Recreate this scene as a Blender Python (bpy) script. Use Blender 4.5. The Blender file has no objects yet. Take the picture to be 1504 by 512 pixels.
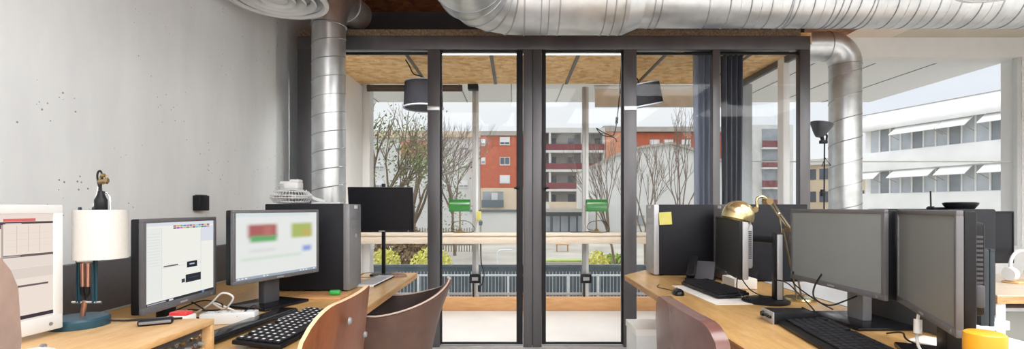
import bpy, bmesh, math, random
from mathutils import Vector, Matrix
R = math.radians
PI = math.pi
rnd = random.Random(7)
sc = bpy.context.scene
COL = sc.collection
F, VX, VY, EYE = 710.0, 755.0, 304.0, 1.2     # focal length in pixels, vanishing point, eye height
def X(px, Y): return (px - VX) / F * Y
def Z(py, Y): return EYE - (py - VY) / F * Y

# ------------------------------------------------------------------ materials
def nodes(name):
    m = bpy.data.materials.new(name); m.use_nodes = True
    nt = m.node_tree; nt.nodes.clear()
    return m, nt
def N(nt, t, **kw):
    n = nt.nodes.new(t)
    for k, v in kw.items():
        if k in n.inputs: n.inputs[k].default_value = v
        else: setattr(n, k, v)
    return n
def L(nt, a, b): nt.links.new(a, b)
def c4(c): return (c[0], c[1], c[2], 1)
def srgb(r, g, b):
    f = lambda v: (v/255/12.92) if v/255 <= .04045 else ((v/255+.055)/1.055)**2.4
    return (f(r), f(g), f(b))
def principled(nt, col, rough, metal):
    b = N(nt, 'ShaderNodeBsdfPrincipled'); o = N(nt, 'ShaderNodeOutputMaterial')
    b.inputs['Base Color'].default_value = c4(col); b.inputs['Roughness'].default_value = rough
    b.inputs['Metallic'].default_value = metal
    L(nt, b.outputs[0], o.inputs[0]); return b
def coords(nt, scale=(1, 1, 1), kind='Object'):
    t = N(nt, 'ShaderNodeTexCoord'); mp = N(nt, 'ShaderNodeMapping'); mp.inputs['Scale'].default_value = scale
    L(nt, t.outputs[kind], mp.inputs[0]); return mp.outputs[0]
def ramp(nt, fac, stops):
    r = N(nt, 'ShaderNodeValToRGB'); e = r.color_ramp.elements
    while len(e) < len(stops): e.new(.5)
    for i, (p, c) in enumerate(stops): e[i].position = p; e[i].color = c4(c)
    L(nt, fac, r.inputs[0]); return r.outputs[0]
def pm(name, col, rough=.5, metal=0., var=.07, scale=12., bump=0., stretch=(1, 1, 1)):
    m, nt = nodes(name); b = principled(nt, col, rough, metal)
    no = N(nt, 'ShaderNodeTexNoise', Scale=scale, Detail=4.); L(nt, coords(nt, stretch), no.inputs['Vector'])
    lo = tuple(c*(1-var) for c in col); hi = tuple(min(1, c*(1+var)) for c in col)
    L(nt, ramp(nt, no.outputs[0], [(.3, lo), (.7, hi)]), b.inputs['Base Color'])
    if name.startswith('black'): b.inputs['Specular IOR Level'].default_value = .28
    if bump:
        bp = N(nt, 'ShaderNodeBump', Strength=bump, Distance=.004); L(nt, no.outputs[0], bp.inputs['Height']); L(nt, bp.outputs[0], b.inputs['Normal'])
    return m
def emi(name, col, s=1.):
    m, nt = nodes(name); e = N(nt, 'ShaderNodeEmission', Color=c4(col), Strength=s)
    o = N(nt, 'ShaderNodeOutputMaterial'); L(nt, e.outputs[0], o.inputs[0]); return m
def wood(name, a, b_, rough=.35, stretch=(6, 1, 6), scale=5.):
    m, nt = nodes(name); b = principled(nt, a, rough, 0)
    v = coords(nt, stretch)
    n1 = N(nt, 'ShaderNodeTexNoise', Scale=scale, Detail=6., Distortion=.6); L(nt, v, n1.inputs['Vector'])
    n2 = N(nt, 'ShaderNodeTexNoise', Scale=scale*7, Detail=3.); L(nt, v, n2.inputs['Vector'])
    mx = N(nt, 'ShaderNodeMix', data_type='FLOAT'); mx.inputs[0].default_value = .35
    L(nt, n1.outputs[0], mx.inputs[2]); L(nt, n2.outputs[0], mx.inputs[3])
    L(nt, ramp(nt, mx.outputs[0], [(.36, b_), (.62, a)]), b.inputs['Base Color'])
    return m
def osb(name, a, b_, c_):
    m, nt = nodes(name); b = principled(nt, a, .6, 0)
    v = coords(nt, (9, 12, 10))
    d = N(nt, 'ShaderNodeTexNoise', Scale=2.5, Detail=2.); L(nt, v, d.inputs['Vector'])
    ad = N(nt, 'ShaderNodeMixRGB', Fac=.5); L(nt, v, ad.inputs[1]); L(nt, d.outputs['Color'], ad.inputs[2])
    vo = N(nt, 'ShaderNodeTexVoronoi', Scale=3.2); L(nt, ad.outputs[0], vo.inputs['Vector'])
    g = N(nt, 'ShaderNodeRGBToBW'); L(nt, vo.outputs['Color'], g.inputs[0])
    n2 = N(nt, 'ShaderNodeTexNoise', Scale=1.2, Detail=5.); L(nt, v, n2.inputs['Vector'])
    mx = N(nt, 'ShaderNodeMix', data_type='FLOAT'); mx.inputs[0].default_value = .5
    L(nt, g.outputs[0], mx.inputs[2]); L(nt, n2.outputs[0], mx.inputs[3])
    L(nt, ramp(nt, mx.outputs[0], [(.25, c_), (.48, a), (.75, b_)]), b.inputs['Base Color']); return m
def concrete(name, a, b_, pit):
    m, nt = nodes(name); b = principled(nt, a, .75, 0)
    v = coords(nt, (1, 1.2, .35)); w = coords(nt)
    n1 = N(nt, 'ShaderNodeTexNoise', Scale=2.2, Detail=7., Roughness=.6); L(nt, v, n1.inputs['Vector'])
    base = ramp(nt, n1.outputs[0], [(.34, b_), (.64, a)])
    vo = N(nt, 'ShaderNodeTexVoronoi', Scale=32.); L(nt, w, vo.inputs['Vector'])
    n3 = N(nt, 'ShaderNodeTexNoise', Scale=1.7, Detail=1.); L(nt, w, n3.inputs['Vector'])
    th = N(nt, 'ShaderNodeMath', operation='MULTIPLY'); L(nt, n3.outputs[0], th.inputs[0]); th.inputs[1].default_value = .21
    lt = N(nt, 'ShaderNodeMath', operation='LESS_THAN'); L(nt, vo.outputs['Distance'], lt.inputs[0]); L(nt, th.outputs[0], lt.inputs[1])
    n4 = N(nt, 'ShaderNodeTexNoise', Scale=5., Detail=2.); L(nt, w, n4.inputs['Vector'])
    gt = N(nt, 'ShaderNodeMath', operation='GREATER_THAN'); L(nt, n4.outputs[0], gt.inputs[0]); gt.inputs[1].default_value = .55
    mu = N(nt, 'ShaderNodeMath', operation='MULTIPLY'); L(nt, lt.outputs[0], mu.inputs[0]); L(nt, gt.outputs[0], mu.inputs[1])
    mix = N(nt, 'ShaderNodeMixRGB'); L(nt, mu.outputs[0], mix.inputs[0]); L(nt, base, mix.inputs[1]); mix.inputs[2].default_value = c4(pit)
    L(nt, mix.outputs[0], b.inputs['Base Color'])
    bp = N(nt, 'ShaderNodeBump', Strength=.15, Distance=.01); L(nt, n1.outputs[0], bp.inputs['Height']); L(nt, bp.outputs[0], b.inputs['Normal'])
    return m
def glass(name, tint=(1, 1, 1), k=1.0):
    m, nt = nodes(name); o = N(nt, 'ShaderNodeOutputMaterial')
    t = N(nt, 'ShaderNodeBsdfTransparent', Color=c4(tint)); g = N(nt, 'ShaderNodeBsdfGlossy', Roughness=.02)
    f = N(nt, 'ShaderNodeLayerWeight', Blend=.5); pw_ = N(nt, 'ShaderNodeMath', operation='POWER'); L(nt, f.outputs['Facing'], pw_.inputs[0]); pw_.inputs[1].default_value = 4.5
    mu = N(nt, 'ShaderNodeMath', operation='MULTIPLY_ADD'); L(nt, pw_.outputs[0], mu.inputs[0]); mu.inputs[1].default_value = .6*k; mu.inputs[2].default_value = .008*k
    mx = N(nt, 'ShaderNodeMixShader'); L(nt, mu.outputs[0], mx.inputs[0]); L(nt, t.outputs[0], mx.inputs[1]); L(nt, g.outputs[0], mx.inputs[2])
    L(nt, mx.outputs[0], o.inputs[0]); return m
def sheer(name, col, alpha):
    m, nt = nodes(name); o = N(nt, 'ShaderNodeOutputMaterial')
    t = N(nt, 'ShaderNodeBsdfTransparent'); d = N(nt, 'ShaderNodeBsdfDiffuse', Color=c4(col))
    tl = N(nt, 'ShaderNodeBsdfTranslucent', Color=c4(col)); a = N(nt, 'ShaderNodeMixShader', Fac=.3); L(nt, d.outputs[0], a.inputs[1]); L(nt, tl.outputs[0], a.inputs[2])
    mx = N(nt, 'ShaderNodeMixShader', Fac=alpha); L(nt, t.outputs[0], mx.inputs[1]); L(nt, a.outputs[0], mx.inputs[2])
    L(nt, mx.outputs[0], o.inputs[0]); return m
def galv(name, col=(.64, .665, .68), rough=.33):
    m, nt = nodes(name); b = principled(nt, col, rough, .88)
    n = N(nt, 'ShaderNodeTexNoise', Scale=9., Detail=4.); L(nt, coords(nt), n.inputs['Vector'])
    L(nt, ramp(nt, n.outputs[0], [(.3, tuple(c*.86 for c in col)), (.7, tuple(min(1, c*1.12) for c in col))]), b.inputs['Base Color'])
    r = N(nt, 'ShaderNodeMapRange'); r.inputs[3].default_value = rough-.08; r.inputs[4].default_value = rough+.12
    L(nt, n.outputs[0], r.inputs[0]); L(nt, r.outputs[0], b.inputs['Roughness']); return m

M = {}
M['concrete'] = concrete('concrete', srgb(234, 239, 241), srgb(221, 226, 229), srgb(140, 143, 144))
M['floor'] = pm('floor_resin', srgb(206, 203, 200), .45, 0, .05, 3)
M['plaster'] = pm('white_plaster', srgb(238, 238, 236), .7, 0, .02, 6)
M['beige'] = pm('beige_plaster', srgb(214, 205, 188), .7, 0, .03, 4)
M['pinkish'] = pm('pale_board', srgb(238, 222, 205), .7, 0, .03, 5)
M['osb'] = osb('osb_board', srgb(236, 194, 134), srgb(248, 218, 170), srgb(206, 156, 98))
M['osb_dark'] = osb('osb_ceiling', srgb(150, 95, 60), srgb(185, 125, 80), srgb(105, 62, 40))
M['osb_edge'] = pm('osb_edge', srgb(120, 104, 84), .9, 0, .5, 90)
M['steel'] = pm('dark_steel', srgb(104, 103, 106), .42, .55, .16, 5, 0, (1, 1, .25))
M['steel_dark'] = pm('black_steel', srgb(46, 45, 48), .5, .3, .12, 8)
M['darkblock'] = pm('dark_block', srgb(66, 60, 62), .8, 0, .12, 6)
M['galv'] = galv('galvanised_steel')
M['galv_seam'] = galv('galvanised_seam', (.42, .44, .47), .35)
M['galv_dark'] = pm('dark_seam', (.06, .06, .065), .5, .5, .1)
M['glass'] = glass('pane_glass', (.985, .99, .99), .9)
M['alu'] = galv('brushed_aluminium', (.66, .67, .68), .38)
M['white_paint'] = pm('white_paint', srgb(240, 240, 240), .45, 0, .02, 9)
M['greyblue'] = pm('pale_post', srgb(196, 206, 214), .4, .1, .05, 5)
M['oak'] = wood('oak_top', srgb(212, 173, 114), srgb(188, 146, 90), .28)
M['oak_edge'] = wood('oak_edge', srgb(205, 165, 118), srgb(160, 112, 70), .5, (2, 1, 30), 6)
M['ply'] = wood('pale_plywood', srgb(226, 190, 140), srgb(206, 164, 112), .45)
M['base_wood'] = wood('orange_baseboard', srgb(208, 160, 110), srgb(188, 138, 90), .4, (1, 6, 6))
M['counter'] = wood('counter_wood', srgb(218, 204, 186), srgb(207, 190, 170), .35, (1, 6, 6))
M['walnut'] = wood('walnut_ply', srgb(124, 70, 38), srgb(94, 50, 27), .35, (5, 5, .9), 4)
M['ply_edge'] = pm('ply_edge', srgb(214, 184, 150), .5)
M['black'] = pm('black_plastic', srgb(22, 23, 27), .42, 0, .1, 30)
M['black_soft'] = pm('black_satin', srgb(24, 25, 31), .55, 0, .08, 20)
M['black_gloss'] = pm('black_gloss', srgb(26, 26, 30), .18, 0, .08)
M['darkgrey'] = pm('dark_grey_plastic', srgb(72, 73, 78), .45, 0, .06, 20)
M['post_grey'] = pm('post_grey', srgb(176, 176, 178), .4, .1, .05, 6)
M['midgrey'] = pm('grey_plastic', srgb(128, 129, 133), .4, .15, .06, 20)
M['teal_dark'] = pm('teal_casing', srgb(32, 42, 49), .55, 0, .06, 20)
M['silver'] = pm('silver_plastic', srgb(176, 178, 182), .35, .3, .05, 20)
M['bezel'] = pm('grey_bezel', srgb(104, 104, 108), .4, .1, .05, 20)
M['white'] = pm('white_plastic', srgb(218, 221, 222), .35, 0, .02, 20)
M['cream_cloth'] = pm('lamp_shade_linen', srgb(208, 207, 203), .85, 0, .03, 150, .1)
M['petrol'] = pm('petrol_blue_metal', srgb(36, 74, 90), .4, .1, .06, 12)
M['copper'] = pm('copper', srgb(200, 150, 130), .28, .9, .05)
M['chrome'] = pm('chrome', (.8, .8, .82), .15, 1., .03)
M['brass'] = pm('brass', srgb(214, 198, 150), .22, .9, .05)
M['brass_dark'] = pm('aged_brass', srgb(150, 130, 96), .35, .8, .1)
M['screen_off'] = pm('black_screen_matte', srgb(26, 27, 33), .4, 0, .05, 3)
M['screen_glare'] = pm('screen_off_glare', srgb(134, 140, 140), .3, 0, .09, 3)  # reflected room light put into the grey of the unlit screens
M['legend'] = pm('key_legend', srgb(236, 236, 240), .5)
M['velvet'] = pm('taupe_velvet', srgb(158, 134, 122), .85, 0, .12, 25, .3)
M['brown_leather'] = pm('brown_leather', srgb(96, 72, 62), .45, 0, .14, 14, .15)
M['brown_inner'] = pm('dark_brown_lining', srgb(60, 46, 42), .7, 0, .1, 20)
M['red_leather'] = pm('oxblood_leather', srgb(108, 74, 68), .26, 0, .12, 12, .12)
M['piping'] = pm('pale_piping', srgb(196, 180, 168), .6)
M['panelgrey'] = pm('felt_grey', srgb(92, 92, 95), .9, 0, .05, 40, .1)
M['green'] = pm('green_glass_shade', srgb(24, 104, 32), .25, 0, .1, 10)
M['paper_yellow'] = pm('sticky_yellow', srgb(204, 198, 112), .8)
M['yellow'] = pm('yellow_plastic', srgb(222, 160, 40), .35, 0, .05)
M['paper'] = pm('white_paper', srgb(232, 230, 224), .8)
M['red'] = pm('red_plastic', srgb(214, 60, 62), .5)
M['greenp'] = pm('green_plastic', srgb(60, 168, 80), .4)
M['curtain'] = pm('slate_curtain', srgb(72, 76, 88), .9, 0, .1, 30, .2)
M['sky_sheen'] = sheer('sky_sheen_sheet', srgb(150, 160, 178), .62)
M['shade_black'] = sheer('black_mesh_shade', srgb(46, 47, 52), .95)
M['shade_rim'] = pm('shade_rim', srgb(150, 155, 165), .6)
M['blind'] = pm('beige_blind', srgb(226, 214, 196), .8)
M['blind_dark'] = pm('brown_blind', srgb(86, 74, 66), .8)
M['cable'] = pm('black_cable', srgb(30, 30, 32), .5)
M['cable_white'] = pm('white_cable', srgb(228, 228, 224), .5)
M['clear'] = sheer('frosted_plastic', srgb(178, 180, 174), .5)
M['brown_stone'] = pm('brown_mouse', srgb(120, 92, 72), .4, 0, .2, 30)
# outside
M['ground'] = pm('pale_paving', srgb(168, 162, 150), .9, 0, .2, .5)
M['red_brick'] = pm('orange_brick', srgb(190, 98, 68), .85, 0, .16, 2.2)
M['orange_brick'] = pm('salmon_brick', srgb(206, 142, 110), .85, 0, .12, 2.)
M['bld_white'] = pm('white_render', srgb(212, 211, 208), .8, 0, .05, 1.)
M['office_white'] = pm('office_white_render', srgb(240, 240, 238), .7, 0, .05, 1.)
M['win_pale'] = pm('window_pane_pale', srgb(190, 196, 202), .2, 0, .15, .8)
M['bld_beige'] = pm('beige_render', srgb(214, 196, 170), .8, 0, .06, 1.)
M['bld_cornice'] = pm('grey_cornice', srgb(172, 166, 158), .8, 0, .08, 1.)
M['balcony_red'] = pm('maroon_railing', srgb(122, 58, 64), .6, 0, .1, 3)
M['recess'] = pm('balcony_wall', srgb(176, 172, 168), .85, 0, .1, .8)
M['win_dark'] = pm('window_pane_dark', srgb(88, 96, 108), .15, 0, .25, .8)
M['win_grey'] = pm('window_pane_grey', srgb(150, 156, 162), .2, 0, .2, .8)
M['shutter'] = pm('white_shutter', srgb(226, 226, 226), .6)
M['shop_dark'] = pm('shop_frame', srgb(96, 104, 108), .6)
M['bark'] = pm('bark', srgb(128, 112, 98), .9, 0, .2, 6)
M['leaf'] = pm('ivy_leaf', srgb(122, 134, 78), .7, 0, .4, 5)
M['leaf_yellow'] = pm('yellow_leaf', srgb(222, 218, 120), .7, 0, .2, 8)
M['leaf_green'] = pm('green_leaf', srgb(160, 178, 84), .7, 0, .25, 8)
M['hedge'] = pm('brown_hedge', srgb(132, 112, 84), .9, 0, .35, 6)
M['hedge_grey'] = pm('weathered_wood', srgb(150, 142, 130), .9, 0, .2, 6)
M['slate_panel'] = pm('slate_panel', srgb(92, 106, 114), .6, 0, .12, 5)
M['rail_white'] = pm('rail_white', srgb(226, 230, 232), .5)

# ------------------------------------------------------------------ mesh builder
class MB:
    def __init__(s, T=None): s.bm = bmesh.new(); s.mi = 0; s.T = T
    def m(s, i): s.mi = i; return s
    def add(s, verts, faces):
        vs = [s.bm.verts.new(s.T @ Vector(v) if s.T else v) for v in verts]
        out = []
        for f in faces:
            try: fc = s.bm.faces.new([vs[i] for i in f]); fc.material_index = s.mi; out.append(fc)
            except ValueError: pass
        return out
    def box(s, x0, x1, y0, y1, z0, z1, bev=0, seg=2):
        x0, x1 = min(x0, x1), max(x0, x1); y0, y1 = min(y0, y1), max(y0, y1); z0, z1 = min(z0, z1), max(z0, z1)
        V = [(x, y, z) for x in (x0, x1) for y in (y0, y1) for z in (z0, z1)]
        Fc = [(0, 1, 3, 2), (4, 6, 7, 5), (0, 4, 5, 1), (2, 3, 7, 6), (0, 2, 6, 4), (1, 5, 7, 3)]
        if bev:
            b = bmesh.new(); vs = [b.verts.new(v) for v in V]
            for f in Fc: b.faces.new([vs[i] for i in f])
            bmesh.ops.bevel(b, geom=b.edges[:], offset=bev, segments=seg, profile=.5, affect='EDGES', clamp_overlap=True)
            b.verts.index_update()
            V = [v.co.copy() for v in b.verts]; Fc = [[v.index for v in f.verts] for f in b.faces]; b.free()
        s.add(V, Fc); return s
    def tube(s, pts, r, n=8, closed=False, caps=True, ry=None):
        P = [Vector(p) for p in pts]; k = len(P)
        rr = r if isinstance(r, (list, tuple)) else [r]*k
        V = []; up = None
        for i in range(k):
            if closed: t = (P[(i+1) % k]-P[i-1])
            elif i == 0: t = P[1]-P[0]
            elif i == k-1: t = P[-1]-P[-2]
            else: t = (P[i+1]-P[i]).normalized()+(P[i]-P[i-1]).normalized()
            t.normalize()
            if up is None:
                a = Vector((0, 0, 1)) if abs(t.z) < .9 else Vector((1, 0, 0))
                up = (a - t*a.dot(t)).normalized()
            else:
                up = up - t*up.dot(t)
                up = up.normalized() if up.length > 1e-6 else t.orthogonal().normalized()
            sd = t.cross(up)
            for j in range(n):
                a = 2*PI*j/n
                V.append(P[i]+(up*math.cos(a)+sd*math.sin(a)*(1 if ry is None else ry))*rr[i])
        Fc = []
        for i in range(k if closed else k-1):
            i2 = (i+1) % k
            for j in range(n): Fc.append((i*n+j, i*n+(j+1) % n, i2*n+(j+1) % n, i2*n+j))
        if caps and not closed:
            Fc.append(tuple(range(n))[::-1]); Fc.append(tuple((k-1)*n+j for j in range(n)))
        s.add(V, Fc); return s
    def cyl(s, a, b, r, n=16, r2=None): return s.tube([a, b], [r, r if r2 is None else r2], n)
    def lathe(s, prof, n=32, c=(0, 0, 0), Mx=None, closed=False, a0=0., a1=2*PI):
        full = abs(a1-a0-2*PI) < 1e-6; k = len(prof); V = []; nn = n if full else n+1
        for j in range(nn):
            a = a0+(a1-a0)*j/n
            for r, z in prof:
                v = Vector((r*math.cos(a), r*math.sin(a), z))
                if Mx: v = Mx @ v
                V.append(v+Vector(c))
        Fc = []
        for j in range(n):
            j2 = (j+1) % nn
            for i in range(k if closed else k-1):
                i2 = (i+1) % k
                Fc.append((j*k+i, j2*k+i, j2*k+i2, j*k+i2))
        s.add(V, Fc); return s
    def ring(s, c, axis, Rr, r, n=40, m=6):
        q = Vector(axis).to_track_quat('Z', 'Y'); c = Vector(c)
        s.tube([c+q @ Vector((Rr*math.cos(2*PI*i/n), Rr*math.sin(2*PI*i/n), 0)) for i in range(n)], r, m, closed=True); return s
    def prism(s, poly, z0, z1):
        n = len(poly)
        s.add([(x, y, z0) for x, y in poly]+[(x, y, z1) for x, y in poly],
              [tuple(range(n))[::-1], tuple(range(n, 2*n))]+[(i, (i+1) % n, n+(i+1) % n, n+i) for i in range(n)]); return s
    def quad(s, a, b, c, d): s.add([a, b, c, d], [(0, 1, 2, 3)]); return s
    def slab(s, G, th):
        """grid of points G[i][j] -> closed shell of thickness th, offset along the grid normals"""
        nu, nv = len(G), len(G[0]); P = [[Vector(p) for p in row] for row in G]; Q = []
        for i in range(nu):
            row = []
            for j in range(nv):
                du = P[min(i+1, nu-1)][j]-P[max(i-1, 0)][j]; dv = P[i][min(j+1, nv-1)]-P[i][max(j-1, 0)]
                nn = du.cross(dv); nn = nn.normalized() if nn.length > 1e-9 else Vector((1, 0, 0))
                row.append(P[i][j]+nn*th)
            Q.append(row)
        V = [p for r_ in P for p in r_]+[p for r_ in Q for p in r_]; o = nu*nv; mi = s.mi
        Fa = []; Fb = []; Fe = []
        for i in range(nu-1):
            for j in range(nv-1):
                a, b, c, d = i*nv+j, (i+1)*nv+j, (i+1)*nv+j+1, i*nv+j+1
                Fa.append((a, d, c, b)); Fb.append((o+a, o+b, o+c, o+d))
        for i in range(nu-1):
            for j in (0, nv-1):
                a, b = i*nv+j, (i+1)*nv+j; Fe.append((a, b, o+b, o+a) if j == 0 else (b, a, o+a, o+b))
        for j in range(nv-1):
            for i in (0, nu-1):
                a, b = i*nv+j, i*nv+j+1; Fe.append((b, a, o+a, o+b) if i == 0 else (a, b, o+b, o+a))
        vs = [s.bm.verts.new(s.T @ v if s.T else v) for v in V]
        for Fl, k in ((Fa, 0), (Fb, 1), (Fe, 2)):
            for f in Fl:
                try: fc = s.bm.faces.new([vs[i] for i in f]); fc.material_index = k if s.mi == -1 else s.mi
                except ValueError: pass
        return s
    def build(s, name, mats, parent=None, smooth=35, sub=0):
        me = bpy.data.meshes.new(name)
        bmesh.ops.recalc_face_normals(s.bm, faces=s.bm.faces[:])
        s.bm.to_mesh(me); s.bm.free()
        for mt in (mats if isinstance(mats, (list, tuple)) else [mats]): me.materials.append(M[mt] if isinstance(mt, str) else mt)
        if smooth:
            me.shade_smooth(); me.set_sharp_from_angle(angle=R(smooth))
        o = bpy.data.objects.new(name, me); COL.objects.link(o)
        if parent: o.parent = parent
        return o
def tag(o, label, cat, group=None, kind=None):
    o['label'] = label; o['category'] = cat
    if group: o['group'] = group
    if kind: o['kind'] = kind
    return o
def thing(name, label, cat, loc=(0, 0, 0), rz=0., group=None, kind=None):
    o = bpy.data.objects.new(name, None); COL.objects.link(o); o.location = loc; o.rotation_euler = (0, 0, rz); o.empty_display_size = .1
    return tag(o, label, cat, group, kind)
def dup(src, label, loc=None, rz=None):
    def cp(o, par):
        c = o.copy(); COL.objects.link(c); c.parent = par
        for ch in o.children: cp(ch, c)
        return c
    c = cp(src, None)
    c['label'] = label
    if loc is not None: c.location = loc
    if rz is not None: c.rotation_euler = (0, 0, rz)
    return c
def sub(o, src, name, loc, rz=0):
    """one more copy of part src under o"""
    c = src.copy(); COL.objects.link(c); c.parent = o; c.location = loc; c.rotation_euler = (0, 0, rz); return c
def arc(c, r, a0, a1, n, plane='xz'):
    out = []
    for i in range(n+1):
        a = a0+(a1-a0)*i/n; u, v = r*math.cos(a), r*math.sin(a)
        out.append((c[0]+u, c[1], c[2]+v) if plane == 'xz' else (c[0]+u, c[1]+v, c[2]) if plane == 'xy' else (c[0], c[1]+u, c[2]+v))
    return out
def curve(pts, n=6):
    P = [Vector(p) for p in pts]; out = []
    for i in range(len(P)-1):
        p0, p1, p2, p3 = P[max(i-1, 0)], P[i], P[i+1], P[min(i+2, len(P)-1)]
        for k in range(n):
            t = k/n
            out.append(.5*((2*p1)+(p2-p0)*t+(2*p0-5*p1+4*p2-p3)*t*t+(3*p1-p0-3*p2+p3)*t**3))
    out.append(P[-1]); return out
# ================================================================== camera, world, light
cam = bpy.data.cameras.new('camera'); co = bpy.data.objects.new('camera', cam); COL.objects.link(co)
cam.sensor_width = 36; cam.lens = 36*F/1504; cam.shift_x = -(VX-752)/1504; cam.shift_y = (VY-256)/1504
cam.clip_start = .02; cam.clip_end = 400
co.location = (0, 0, EYE); co.rotation_euler = (PI/2, 0, 0); sc.camera = co
vs = sc.view_settings; vs.view_transform = 'Standard'; vs.look = 'None'; vs.exposure = 0; vs.gamma = 1; vs.use_curve_mapping = False
w = bpy.data.worlds.new('overcast_sky'); sc.world = w; w.use_nodes = True; nt = w.node_tree; nt.nodes.clear()
tc = N(nt, 'ShaderNodeTexCoord'); no = N(nt, 'ShaderNodeTexNoise', Scale=2.2, Detail=5.); mpp = N(nt, 'ShaderNodeMapping'); mpp.inputs['Scale'].default_value = (1, 1, 3)
L(nt, tc.outputs['Generated'], mpp.inputs[0]); L(nt, mpp.outputs[0], no.inputs['Vector'])
cl = ramp(nt, no.outputs[0], [(.35, (.84, .89, .97)), (.6, (.95, .965, .98))])
sz = N(nt, 'ShaderNodeSeparateXYZ'); L(nt, tc.outputs['Generated'], sz.inputs[0])
mr = N(nt, 'ShaderNodeMapRange'); L(nt, sz.outputs['Z'], mr.inputs[0]); mr.inputs[1].default_value = .3; mr.inputs[2].default_value = .9; mr.inputs[3].default_value = 1.0; mr.inputs[4].default_value = 2.6
bg = N(nt, 'ShaderNodeBackground', Strength=1.0); L(nt, mr.outputs[0], bg.inputs[1]); ow = N(nt, 'ShaderNodeOutputWorld'); L(nt, cl, bg.inputs[0]); L(nt, bg.outputs[0], ow.inputs[0])
cy = sc.cycles
cy.use_denoising = True; cy.max_bounces = 10; cy.diffuse_bounces = 5; cy.glossy_bounces = 5; cy.transparent_max_bounces = 24; cy.transmission_bounces = 6
cy.caustics_reflective = False; cy.caustics_refractive = False; cy.sample_clamp_indirect = 4

# ================================================================== room shell
YP = 4.15            # glazed steel partition
YW = 5.75            # facade windows
def struct(name, mb, mats, label, cat, **k):
    return tag(mb.build(name, mats, **k), label, cat, kind='structure')
struct('floor', MB().box(-2.1, 6.4, -3.2, 5.95, -.2, 0), 'floor', 'pale grey resin floor of the office and the glazed box', 'floor')
struct('wall_left', MB().box(-2.15, -1.88, -3.2, 3.82, 0, 3.2).box(-2.15, -1.96, 3.82, 5.95, 0, 3.2), 'concrete', 'pale raw concrete wall with small pits behind the left desk', 'wall')
struct('wall_inner', MB().box(-1.83, -1.78, 4.23, 5.68, 0, 2.62), 'white_paint', 'white wall panel inside the glazed box at its left end', 'wall')
struct('wall_back', MB().box(-2.1, 6.4, -3.35, -3.2, 0, 3.2), 'plaster', 'white wall behind the camera', 'wall')
struct('wall_right', MB().box(6.25, 6.4, -3.2, 5.95, 0, 3.2), 'plaster', 'white wall at the right end of the office', 'wall')
struct('wall_front', MB().box(2.75, 6.25, 5.72, 5.95, 0, .72).box(-2.1, 6.25, 5.70, 5.95, 2.97, 3.2).box(5.99, 6.25, 5.70, 5.95, .72, 2.97), 'white_paint', 'white facade wall with beam above the right hand windows', 'wall')
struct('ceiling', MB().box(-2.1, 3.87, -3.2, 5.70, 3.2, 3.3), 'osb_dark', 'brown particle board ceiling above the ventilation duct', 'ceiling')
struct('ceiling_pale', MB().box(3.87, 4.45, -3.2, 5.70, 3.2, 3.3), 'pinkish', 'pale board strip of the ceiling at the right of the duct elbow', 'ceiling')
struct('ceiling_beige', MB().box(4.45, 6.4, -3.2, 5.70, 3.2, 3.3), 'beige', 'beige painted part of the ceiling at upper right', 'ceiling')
mb = MB().box(-1.84, 2.60, 4.225, 5.57, 2.62, 2.725).m(1).box(-1.84, 2.46, 4.15, 4.224, 2.67, 2.725).m(2)
for x in (-1.0, -.213, .6, 1.41, 2.2): mb.box(x-.016, x+.016, 4.22, 5.56, 2.612, 2.62)
struct('ceiling_box', mb, ['osb', 'osb_edge', 'steel'], 'golden particle board ceiling of the glazed box with grey strips', 'ceiling')
struct('trim_1', MB().box(-1.95, 2.46, 4.95, 5.2, 2.73, 3.2), 'darkblock', 'dark block above the glazed box at upper left', 'beam')  # dark block filling the gap from box roof to ceiling
tag(MB().box(2.48, 2.84, 4.72, 5.2, 2.73, 3.0, .01).build('plenum_box', 'black'), 'dark plenum box joining the ducts above the glazed box', 'duct box')
o = MB().box(-1.78, 2.6, 5.60, 5.68, 0, .155, .004).build('baseboard_back', 'base_wood'); tag(o, 'orange wooden baseboard under the windows of the glazed box', 'baseboard', kind='structure')
o = MB().box(-1.84, -1.80, .2, 3.38, .745, .965, .005).build('desk_back_panel', 'panelgrey'); tag(o, 'dark grey felt panel between left desk and concrete wall', 'desk panel')

# ---- steel partition frame
def px(a): return X(a, YP)
y0, y1 = YP-.005, YP+.065
fr = MB()
fr.box(px(437), px(1190), y0, y1, Z(72.5, YP), Z(53, YP), .003)
for a, b in ((437, 458), (628, 646), (768.5, 781.5), (782.5, 795.5), (916, 935), (1047, 1057.5), (1175, 1190)):
    fr.box(px(a), px(b), y0+.002, y1-.002, 0, Z(72.5, YP), .003)
fr.box(px(781), px(783), y0+.03, y1-.02, 0, Z(72.5, YP)).m(1)
fr.box(px(646), px(916), y0+.01, y1+.02, 0, .012)
for a in (637, 925.5):
    fr.m(2).box(px(a-9), px(a+9), y0-.012, y0+.004, Z(162, YP), Z(156, YP), .002)
struct('trim_2', fr, ['steel', 'alu', 'galv'], 'dark steel frame of the glazed partition with tall posts and header', 'partition frame')
def pane(name, x0, x1, z0, z1, Y, parent, frame=.0):
    return MB().box(x0, x1, Y-.004, Y+.004, z0, z1).build(name, 'glass', parent, smooth=0)
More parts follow.
